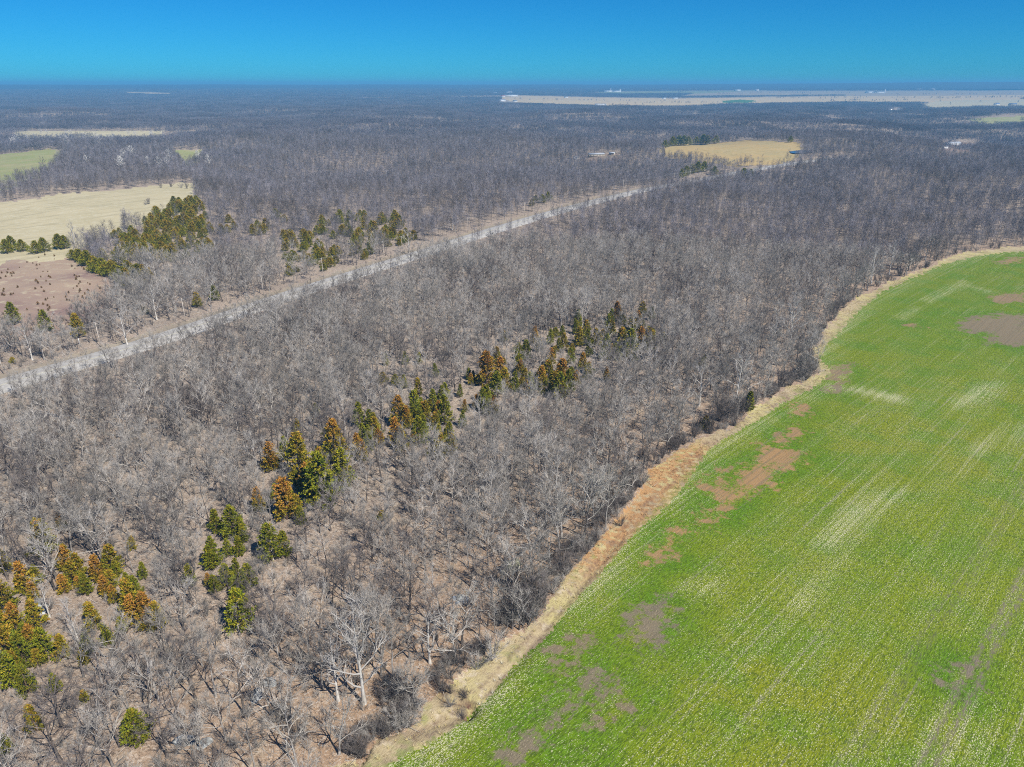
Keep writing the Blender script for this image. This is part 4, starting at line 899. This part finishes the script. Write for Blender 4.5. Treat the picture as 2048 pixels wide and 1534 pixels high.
# ---------------------------------------------------------------- dry grass in the margin, gully banks and verge
def tuft(seed, n, H, cols):
    g = np.random.default_rng(seed); V, C = [], []
    for i in range(n):
        a = g.uniform(0, 6.28); b = np.array([math.cos(a), math.sin(a), 0]) * g.uniform(0, .28); d = np.array([math.cos(a) * g.uniform(.1, .8), math.sin(a) * g.uniform(.1, .8), 1]) * H * g.uniform(.6, 1.1); w_ = np.array([-math.sin(a), math.cos(a), 0]) * .035
        V += [b - w_, b + w_, b + d]; c = np.array(cols[int(g.integers(len(cols)))]) * g.uniform(.8, 1.2); C += [c] * 3
    me = mesh_np('tuft', np.array(V), np.arange(len(V)).reshape(-1, 3), ['drygrass']); at = me.attributes.new('tone', 'FLOAT_COLOR', 'POINT')
    at.data.foreach_set('color', np.concatenate([np.array(C), np.ones((len(C), 1))], 1).astype(np.float32).ravel()); return me
TUF = [tuft(1, 16, .7, [(.62, .52, .26), (.55, .45, .22)]), tuft(2, 14, .55, [(.55, .42, .22), (.62, .54, .36)]), tuft(3, 18, 1.0, [(.55, .5, .38), (.6, .56, .46)]), tuft(4, 16, .7, [(.55, .33, .15), (.6, .42, .2)])]
Xt, Yt = jgrid(-120, 260, 60, 460, 1.15, rg); Zt = np.zeros(len(Xt)); u, v, zc = project(Xt, Yt, Zt)
ok = inside(MARGIN, u, v) & ~inside(GREEN, u, v) & (rg.random(len(Xt)) < np.clip(.42 + .45 * wave(S_MICRO, Xt * .45, Yt * .45), 0, 1)); Xt, Yt = Xt[ok], Yt[ok]; Zt = height(Xt, Yt)
hot = wpoly([(1180, 1095), (1230, 1040), (1290, 985), (1330, 940), (1380, 915)]); gd = seg_dist(GULLY, Xt, Yt); dd = seg_dist(DITCH[3:6], Xt, Yt)
pick = np.where(seg_dist(hot, Xt, Yt) < 8, 3, rg.integers(0, 2, len(Xt))); pick = np.where(dd < 2.2, 2, pick); ok = gd > 1.0
scatter('dry_grass', hidden_collection('tuft', TUF), np.stack([Xt, Yt, Zt], 1)[ok], rg.uniform(0, 6.28, ok.sum()), rg.uniform(.4, 1.1, ok.sum()), pick[ok], 'tufts of dry yellow grass along the field margin', 'dry grass')

# ---------------------------------------------------------------- power line
POLES_PX = [(-150, 790), (2, 742), (180, 690), (350, 636), (500, 582), (622, 545), (728, 510), (770, 497), (905, 462), (1020, 427), (1132, 400), (1235, 380), (1327, 363), (1420, 347)]
ppos = []
for u, v in POLES_PX:
    p = unproject(u, v)[:2]; i = np.argmin(np.hypot(*(ROAD - p).T)); q = ROAD[i] + ROAD_N[i] * 12; ppos.append((q[0], q[1], math.atan2(ROAD_N[i][1], ROAD_N[i][0])))
pm, am, im, bm_ = MB(), MB(), MB(), MB()
pm.tube([(0, 0, -1), (0, 0, 5), (0, 0, 11)], [.17, .15, .11], 8, True); am.box((0, 0, 10.3), (2.4, .12, .14))
for s in (-1, 1): bm_.tube([(0, .08, 9.4), (s * .75, .08, 10.25)], [.035, .035], 4)
im.tube([(0, 0, 0), (0, 0, .12), (0, 0, .22), (0, 0, .26)], [.04, .09, .07, .03], 6, True)
pole_me, arm_me, br_me, ins_me = pm.build('shaft', 'wood'), am.build('crossarm', 'wood'), bm_.build('brace', 'wood'), im.build('insulator', 'insul')
NAMES = ['wooden power pole with crossarm, {} pole counted along the verge from the pale verge tree']
hooks = []
for k, (x, y, a) in enumerate(ppos):
    z = zat(x, y); e = empty('power_pole', (x, y, z), a); link('shaft', pole_me, e); arm = link('crossarm', arm_me, e); link('brace', br_me, e)
    hk = []
    for ox in (-1.1, .55, 1.1): link('insulator', ins_me, arm, (ox, 0, 10.37)); hk.append((x + math.cos(a) * ox, y + math.sin(a) * ox, z + 10.64))
    hooks.append(hk); tag(e, 'weathered wooden power pole with one crossarm on the road verge', 'power pole', 'power poles along the road')
for w_i in range(3):
    m = MB()
    for a, b in zip(hooks[:-1], hooks[1:]):
        A, B = np.array(a[w_i]), np.array(b[w_i]); t = np.linspace(0, 1, 9); P = A + (B - A) * t[:, None]; P[:, 2] -= 4 * t * (1 - t) * min(1.6, np.linalg.norm(B - A) * .02); m.tube(P, np.full(9, .022), 3)
    tag(link('power_wire', m.build('power_wire', 'wire')), ('power wire on the woodland end of the pole crossarms', 'middle power wire of the roadside pole line', 'power wire on the road end of the pole crossarms')[w_i], 'wire', 'wires of the power line')
# a white marker post on the verge
p = unproject(160, 691); m = MB(); m.tube([(0, 0, -.2), (0, 0, 2.3)], [.16, .16], 6, True); m.tube([(0, 0, 2.3), (0, 0, 2.5)], [.2, .03], 6)
tag(link('marker_post', m.build('marker_post', 'white'), None, (p[0], p[1], zat(p[0], p[1]))), 'short white marker post on the verge near the olive cedar', 'post')

# ---------------------------------------------------------------- buildings
def prism_roof(L, W, z, rise, over=.5, th=.18):
    m = MB(); hl, hw = L / 2 + over, W / 2 + over
    for s in (-1, 1):
        n0 = [(-hl, s * hw, z - .12), (hl, s * hw, z - .12), (hl, 0, z + rise), (-hl, 0, z + rise)]
        V = n0 + [(x, y, q + th) for x, y, q in n0]; Qs = [(0, 1, 2, 3), (4, 7, 6, 5), (0, 4, 5, 1), (1, 5, 6, 2), (2, 6, 7, 3), (3, 7, 4, 0)]
        m.add(V, [t for q in Qs for t in ((q[0], q[1], q[2]), (q[0], q[2], q[3]))])
    return m
def building(u, v, L, W, Hh, rise, wall, roof, az, name, label, cat, nwin=4, group=None, door=True):
    p = unproject(u, v); z = zat(p[0], p[1]); e = empty(name, (p[0], p[1], z + .02), R(az))
    m = MB(); m.box((0, 0, Hh / 2 - .5), (L, W, Hh + 1)); m.add([(L / 2, -W / 2, Hh), (L / 2, W / 2, Hh), (L / 2, 0, Hh + rise * .97), (-L / 2, -W / 2, Hh), (-L / 2, W / 2, Hh), (-L / 2, 0, Hh + rise * .97)], [(0, 1, 2), (3, 5, 4)])
    link('wall', m.build('wall', wall), e); link('roof', prism_roof(L, W, Hh, rise).build('roof', roof), e)
    for i in range(nwin):
        x = -L / 2 + L * (i + .5) / nwin
        if door and i == nwin // 2: x += L / nwin * .3
        w_ = MB(); w_.box((x, -W / 2 - .03, Hh * .55), (min(1.4, L / nwin * .5), .08, Hh * .34)); link('window', w_.build('window', 'glass'), e)
    if door: d = MB(); d.box((-L / 2 + L * (nwin // 2 + .5) / max(nwin, 1) - L / max(nwin, 1) * .25 if nwin else 0, -W / 2 - .04, min(1.1, Hh * .42)), (1.1 if nwin else L * .3, .1, min(2.2, Hh * .84))); link('door', d.build('door', 'door'), e)
    return tag(e, label, cat, group)
B = building
B(1905, 290, 27, 10, 4.2, 2.2, 'white', 'steelroof', 8, 'farm_house', 'long white house with pale roof in a reddish clearing in the woods', 'house', 7)
B(1890, 297, 8, 6, 3, 1.4, 'white', 'greyroof', 40, 'shed', 'little white shed beside the long white house', 'shed', 1)
B(1192, 314, 24, 8, 3.4, 1.5, 'tanwall', 'steelroof', 12, 'shed', 'long silver roofed shed in the brown yard beyond the road', 'shed', 5)
B(1152, 318, 9, 6, 3, 1.3, 'white', 'steelroof', 50, 'shed', 'small pale shed next to the long silver roofed shed', 'shed', 2)
B(1224, 310, 8, 6, 2.8, 1.2, 'tanwall', 'steelroof', -20, 'shed', 'small tan shed beside the long silver roofed shed', 'shed', 2)
B(1258, 308, 5, 4, 3.2, 1.2, 'white', 'greyroof', 30, 'shed', 'tiny white outbuilding at the end of the brown yard', 'shed', 1)
B(1126, 292, 10, 7, 3.4, 1.6, 'white', 'greyroof', 20, 'farm_house', 'white house half hidden in trees above the silver roofed sheds', 'house', 3)
B(1660, 241, 24, 10, 5, 2.5, 'white', 'greyroof', -15, 'farm_house', 'white house with dark roof buried in the eastern woods', 'house', 5)
B(1648, 240, 10, 8, 4, 2, 'white', 'greyroof', 60, 'shed', 'pale garage beside the white house buried in the woods', 'shed', 2)
B(1778, 221, 22, 9, 5, 2, 'white', 'steelroof', 5, 'farm_house', 'pale roofed house below the meadow in the eastern woods', 'house', 4)
B(1798, 219, 12, 8, 4, 2, 'white', 'steelroof', 5, 'shed', 'pale shed beside the house below the meadow', 'shed', 2)
B(1993, 210, 26, 14, 6, 4, 'white', 'blueroof', 20, 'barn', 'white barn with blue roof in the pale meadow', 'barn', 3)
B(2025, 211, 34, 14, 6, 4, 'tanwall', 'blueroof', -10, 'barn', 'long blue roofed barn beside the white barn', 'barn', 4)
B(1004, 203, 40, 18, 8, 5, 'white', 'steelroof', 25, 'barn', 'white barn on the near edge of the stubble plain', 'barn', 3)
B(1030, 204, 26, 14, 6, 4, 'white', 'greyroof', -10, 'farm_house', 'white farmhouse beside the white barn on the plain', 'house', 4)
B(1022, 193, 95, 22, 9, 4, 'white', 'steelroof', 4, 'barn', 'very long white livestock barn on the plain', 'barn', 9)
B(1006, 194, 32, 20, 9, 4, 'white', 'redroof', 4, 'barn', 'white barn with red roof by the very long barn', 'barn', 3)
B(1018, 187, 50, 28, 11, 6, 'white', 'steelroof', 10, 'barn', 'tall white machine hall behind the very long barn', 'barn', 3)
B(990, 188, 36, 20, 9, 4, 'white', 'steelroof', 10, 'barn', 'white shed among trees west of the machine hall', 'barn', 3)
B(1196, 211, 34, 14, 6, 3, 'white', 'steelroof', -5, 'barn', 'low white barn at the wood edge under the stubble plain', 'barn', 4)
B(1207, 211, 26, 14, 6, 3, 'white', 'steelroof', 30, 'barn', 'second low white barn at the wood edge under the plain', 'barn', 3)
B(1132, 196, 26, 16, 8, 4, 'white', 'greyroof', 0, 'farm_house', 'lone white farmhouse on the tan plain', 'house', 3)
B(1216, 184, 80, 34, 11, 5, 'white', 'steelroof', 4, 'grain_hall', 'large white grain hall far out on the green plain', 'barn', 5)
B(1232, 184, 70, 30, 9, 5, 'white', 'steelroof', 14, 'grain_hall', 'second white grain hall next to the large one', 'barn', 5)
B(1294, 195, 16, 12, 8, 3, 'white', 'steelroof', 0, 'shed', 'tiny white shed on the middle of the plain', 'shed', 2)
B(1350, 198, 30, 14, 7, 3, 'white', 'steelroof', 0, 'barn', 'white barn at the east end of the stubble plain', 'barn', 3)
B(1328, 198, 22, 12, 6, 3, 'white', 'steelroof', 0, 'barn', 'small white barn west of the barn at the plain end', 'barn', 2)
B(1475, 182, 55, 30, 11, 6, 'white', 'steelroof', 8, 'barn', 'big white barn on the skyline pasture', 'barn', 4)
B(1514, 182, 34, 24, 12, 6, 'white', 'steelroof', -8, 'barn', 'white barn east of the big skyline barn', 'barn', 3)
B(1738, 186, 60, 26, 10, 5, 'white', 'steelroof', 5, 'barn', 'white barn on the grey fallow land', 'barn', 4)
B(1757, 186, 80, 26, 10, 5, 'white', 'greyroof', 5, 'barn', 'dark roofed white barn on the grey fallow land', 'barn', 4)
B(1836, 181, 70, 30, 12, 6, 'white', 'steelroof', 0, 'barn', 'white barn at the foot of the blue ridge', 'barn', 4)
B(1864, 181, 50, 30, 14, 6, 'white', 'steelroof', 12, 'barn', 'taller white barn at the foot of the blue ridge', 'barn', 3)
def silo(u, v, Rr, Hh, label):
    p = unproject(u, v); e = empty('silo', (p[0], p[1], zat(p[0], p[1])), 0); m = MB(); m.tube([(0, 0, -1), (0, 0, Hh)], [Rr, Rr], 14); link('drum', m.build('drum', 'white'), e)
    m = MB(); m.tube([(0, 0, Hh), (0, 0, Hh + Rr * .55), (0, 0, Hh + Rr * .8)], [Rr * 1.03, Rr * .55, .2], 14, True); link('dome', m.build('dome', 'steelroof'), e); tag(e, label, 'silo')
silo(1769, 186, 6, 26, 'tall white silo beside the dark roofed barn'); silo(1221, 183, 6, 26, 'tall white silo rising from the grain halls'); silo(1240, 184, 10, 20, 'squat white silo beside the grain halls')

# hedgerow and farm trees on the plain
FT = [(u, v) for u, v in ((1210, 216), (1225, 214), (1240, 213), (1255, 212), (1270, 211), (1285, 212), (1030, 201), (1040, 200), (1060, 202), (1650, 199), (1662, 199), (1668, 198), (1688, 197), (1710, 194), (1640, 199), (1720, 196), (1880, 199), (1895, 199), (1905, 199), (1940, 197), (1955, 196), (1970, 196), (1985, 196), (2000, 196), (2012, 196), (2030, 196), (2042, 196), (1560, 186), (1572, 187), (1585, 186), (1500, 189), (1480, 190), (1440, 190), (1620, 190), (1605, 190), (1320, 189), (1340, 188), (1880, 206), (1960, 206), (2035, 207), (1900, 211))]
hw = []
for (u0, v0), (u1, v1), n_ in (((1040, 200), (1340, 204), 70), ((1380, 197), (1830, 197), 120), ((1640, 203), (1830, 202), 60), ((1860, 197), (2060, 196), 80), ((1150, 190), (1500, 188), 110), ((1500, 186), (1760, 187), 80), ((1280, 207), (1480, 207), 60), ((1780, 190), (2060, 189), 90), ((1250, 186), (1420, 184), 60)):
    for _ in range(n_):
        t_ = g2.random()
        if math.sin(t_ * 23 + u0) < -.35: continue
        p = unproject(u0 + (u1 - u0) * t_, v0 + (v1 - v0) * t_ + g2.normal(0, .35)); hw.append((p[0] + g2.normal(0, 8), p[1] + g2.normal(0, 8)))
hw = np.array(hw); hz_ = height(hw[:, 0], hw[:, 1])
scatter('hedgerow', hidden_collection('hedge_tree', [joined('hedge_tree', *lod_tree(760 + i, 12, 4.8, 26, 4, .36, .3), 'darkbark', 'fartwig_shaded') for i in range(3)]), np.column_stack([hw, hz_ - .2]), g2.uniform(0, 6.28, len(hw)), g2.uniform(.7, 1.3, len(hw)), g2.integers(0, 3, len(hw)), 'thin grey hedgerows dividing the far farm plain', 'hedgerow')
for k, (u, v) in enumerate(FT):
    p = unproject(u, v); T, C, H0 = DARK_FAR[k % 3]
    plant('bare_tree', T, C, p[0], p[1], 1.35, k, 'grey leafless tree in the hedgerows of the far farm plain', 'bare tree', 'hedgerow trees on the far plain')
for k, (u, v, s) in enumerate([(88, 337, 1.1), (1640, 303, 1.1), (1632, 305, 1.1), (1650, 304, 1.0), (1390, 318, 1.0), (1608, 304, .9)]):
    p = unproject(u, v); T, C, J_, lk = NVAR[4 + (k % 2) * 8]
    plant('bare_tree', T, C, p[0], p[1], s, k, 'round crowned dark oak alone in the pale green hay field' if k == 0 else 'dark leafless tree standing by the blue pond and ochre field', 'bare tree', None if k == 0 else 'trees by the pond')

# ---------------------------------------------------------------- rocks and the ruin in the wood
def rock_mesh(seed, sx, sy, sz, mat):
    g = np.random.default_rng(seed); V, F = [], []
    n, m = 9, 5
    for i in range(m):
        ph = i / (m - 1) * math.pi / 2; rr_ = math.cos(ph) ** .45
        for k in range(n): a = k / n * 6.283; q = 1 + g.normal(0, .13); V.append((math.cos(a) * sx * rr_ * q, math.sin(a) * sy * rr_ * q, math.sin(ph) * sz * (1 + g.normal(0, .06)) - (.25 if i == 0 else 0)))
    for i in range(m - 1):
        for k in range(n): a, b = i * n + k, i * n + (k + 1) % n; F += [(a, b, b + n), (a, b + n, a + n)]
    return mesh_np('rock', V, F, [mat])
for k, (u, v, sx, sy, lab) in enumerate([(372, 1482, 1.9, 1.0, 'flat pale limestone slab under a slim white tree'), (408, 1486, 1.2, .8, 'small pale limestone slab beside the larger flat slab'), (512, 1388, 1.8, .9, 'long pale limestone slab beside a dark spreading tree'), (538, 1362, 1.3, .9, 'grey lichen covered slab above the long pale slab'), (6, 1252, 2.6, 1.6, 'blue grey rock slab below the olive cedars'), (2, 1278, 1.8, 1.2, 'whitish rock slab under the blue grey slab'), (84, 1212, 2.4, .9, 'strip of grey rock between the olive cedars')]):
    p = unproject(u, v); o = link('rock_slab', rock_mesh(k, sx * 1.25, sy * 1.25, .22, 'bluerock' if k in (4,) else 'rock'), None, (p[0], p[1], zat(p[0], p[1]) + .05)); o.rotation_euler = (0, 0, k * .9); tag(o, lab, 'rock', 'rock slabs in the wood')
p = unproject(920, 1202); e = empty('rock_pile', (p[0], p[1], zat(p[0], p[1]) + .05))
for k, (x, y, s) in enumerate([(0, 0, 1.), (1.2, .2, .8), (-1.1, .3, .8), (.3, 1.0, .7), (-.5, -.9, .6), (.9, -.7, .55), (-.1, .4, .75)]):
    o = link('boulder', rock_mesh(30 + k, s, s * .8, s * .75, 'bluerock' if k % 3 else 'rock'), e, (x, y, .45 if k == 6 else 0)); o.rotation_euler = (0, 0, k)
tag(e, 'pile of blue grey boulders among orange leaf litter', 'rock pile')
p = unproject(1022, 1140); e = empty('ruined_shed', (p[0], p[1], zat(p[0], p[1])), R(25))
for s in (-1, 1):
    for k in range(5): m = MB(); m.box((-1.5 + k * .75, s * 1.2, 1.0 + .12 * (k % 2)), (.62, .08, 2.0 + .25 * (k % 2)), 0); link('board', m.build('board', 'board'), e)
for k in range(3): m = MB(); m.box((1.75, -.75 + k * .75, 1.0), (.08, .6, 2.1)); link('board', m.build('board', 'board'), e)
m = MB()
nn = [(-2.2, -1.5, 1.5), (2.1, -1.5, 2.35), (2.1, .9, 2.5), (-1.6, 1.4, 1.9)]; V = nn + [(x, y, z + .12) for x, y, z in nn]
m.add(V, [t for q in [(0, 3, 2, 1), (4, 5, 6, 7), (0, 1, 5, 4), (1, 2, 6, 5), (2, 3, 7, 6), (3, 0, 4, 7)] for t in ((q[0], q[1], q[2]), (q[0], q[2], q[3]))]); link('roof', m.build('roof', 'moss'), e)
tag(e, 'small ruined pale board shed with slumped mossy roof in the wood', 'shed')

# ---------------------------------------------------------------- haze
HZB = 18000.0
m = MB(); m.box((0, 0, (141 - 40) / 2), (2 * HZB, 2 * HZB, 141 + 40)); me = m.build('haze', 'rock'); me.materials.clear()
hm = bpy.data.materials.new('haze_air'); hm.use_nodes = True; t = hm.node_tree
for q in list(t.nodes): t.nodes.remove(q)
pv = t.nodes.new('ShaderNodeVolumePrincipled'); pv.inputs['Color'].default_value = (.19, .61, 1.0, 1); pv.inputs['Density'].default_value = 1 / 6800; pv.inputs['Anisotropy'].default_value = 0.0
ot = t.nodes.new('ShaderNodeOutputMaterial'); t.links.new(pv.outputs[0], ot.inputs['Volume']); me.materials.append(hm)
tag(link('haze', me), 'thin blue haze lying over the whole landscape', 'haze', kind='stuff')
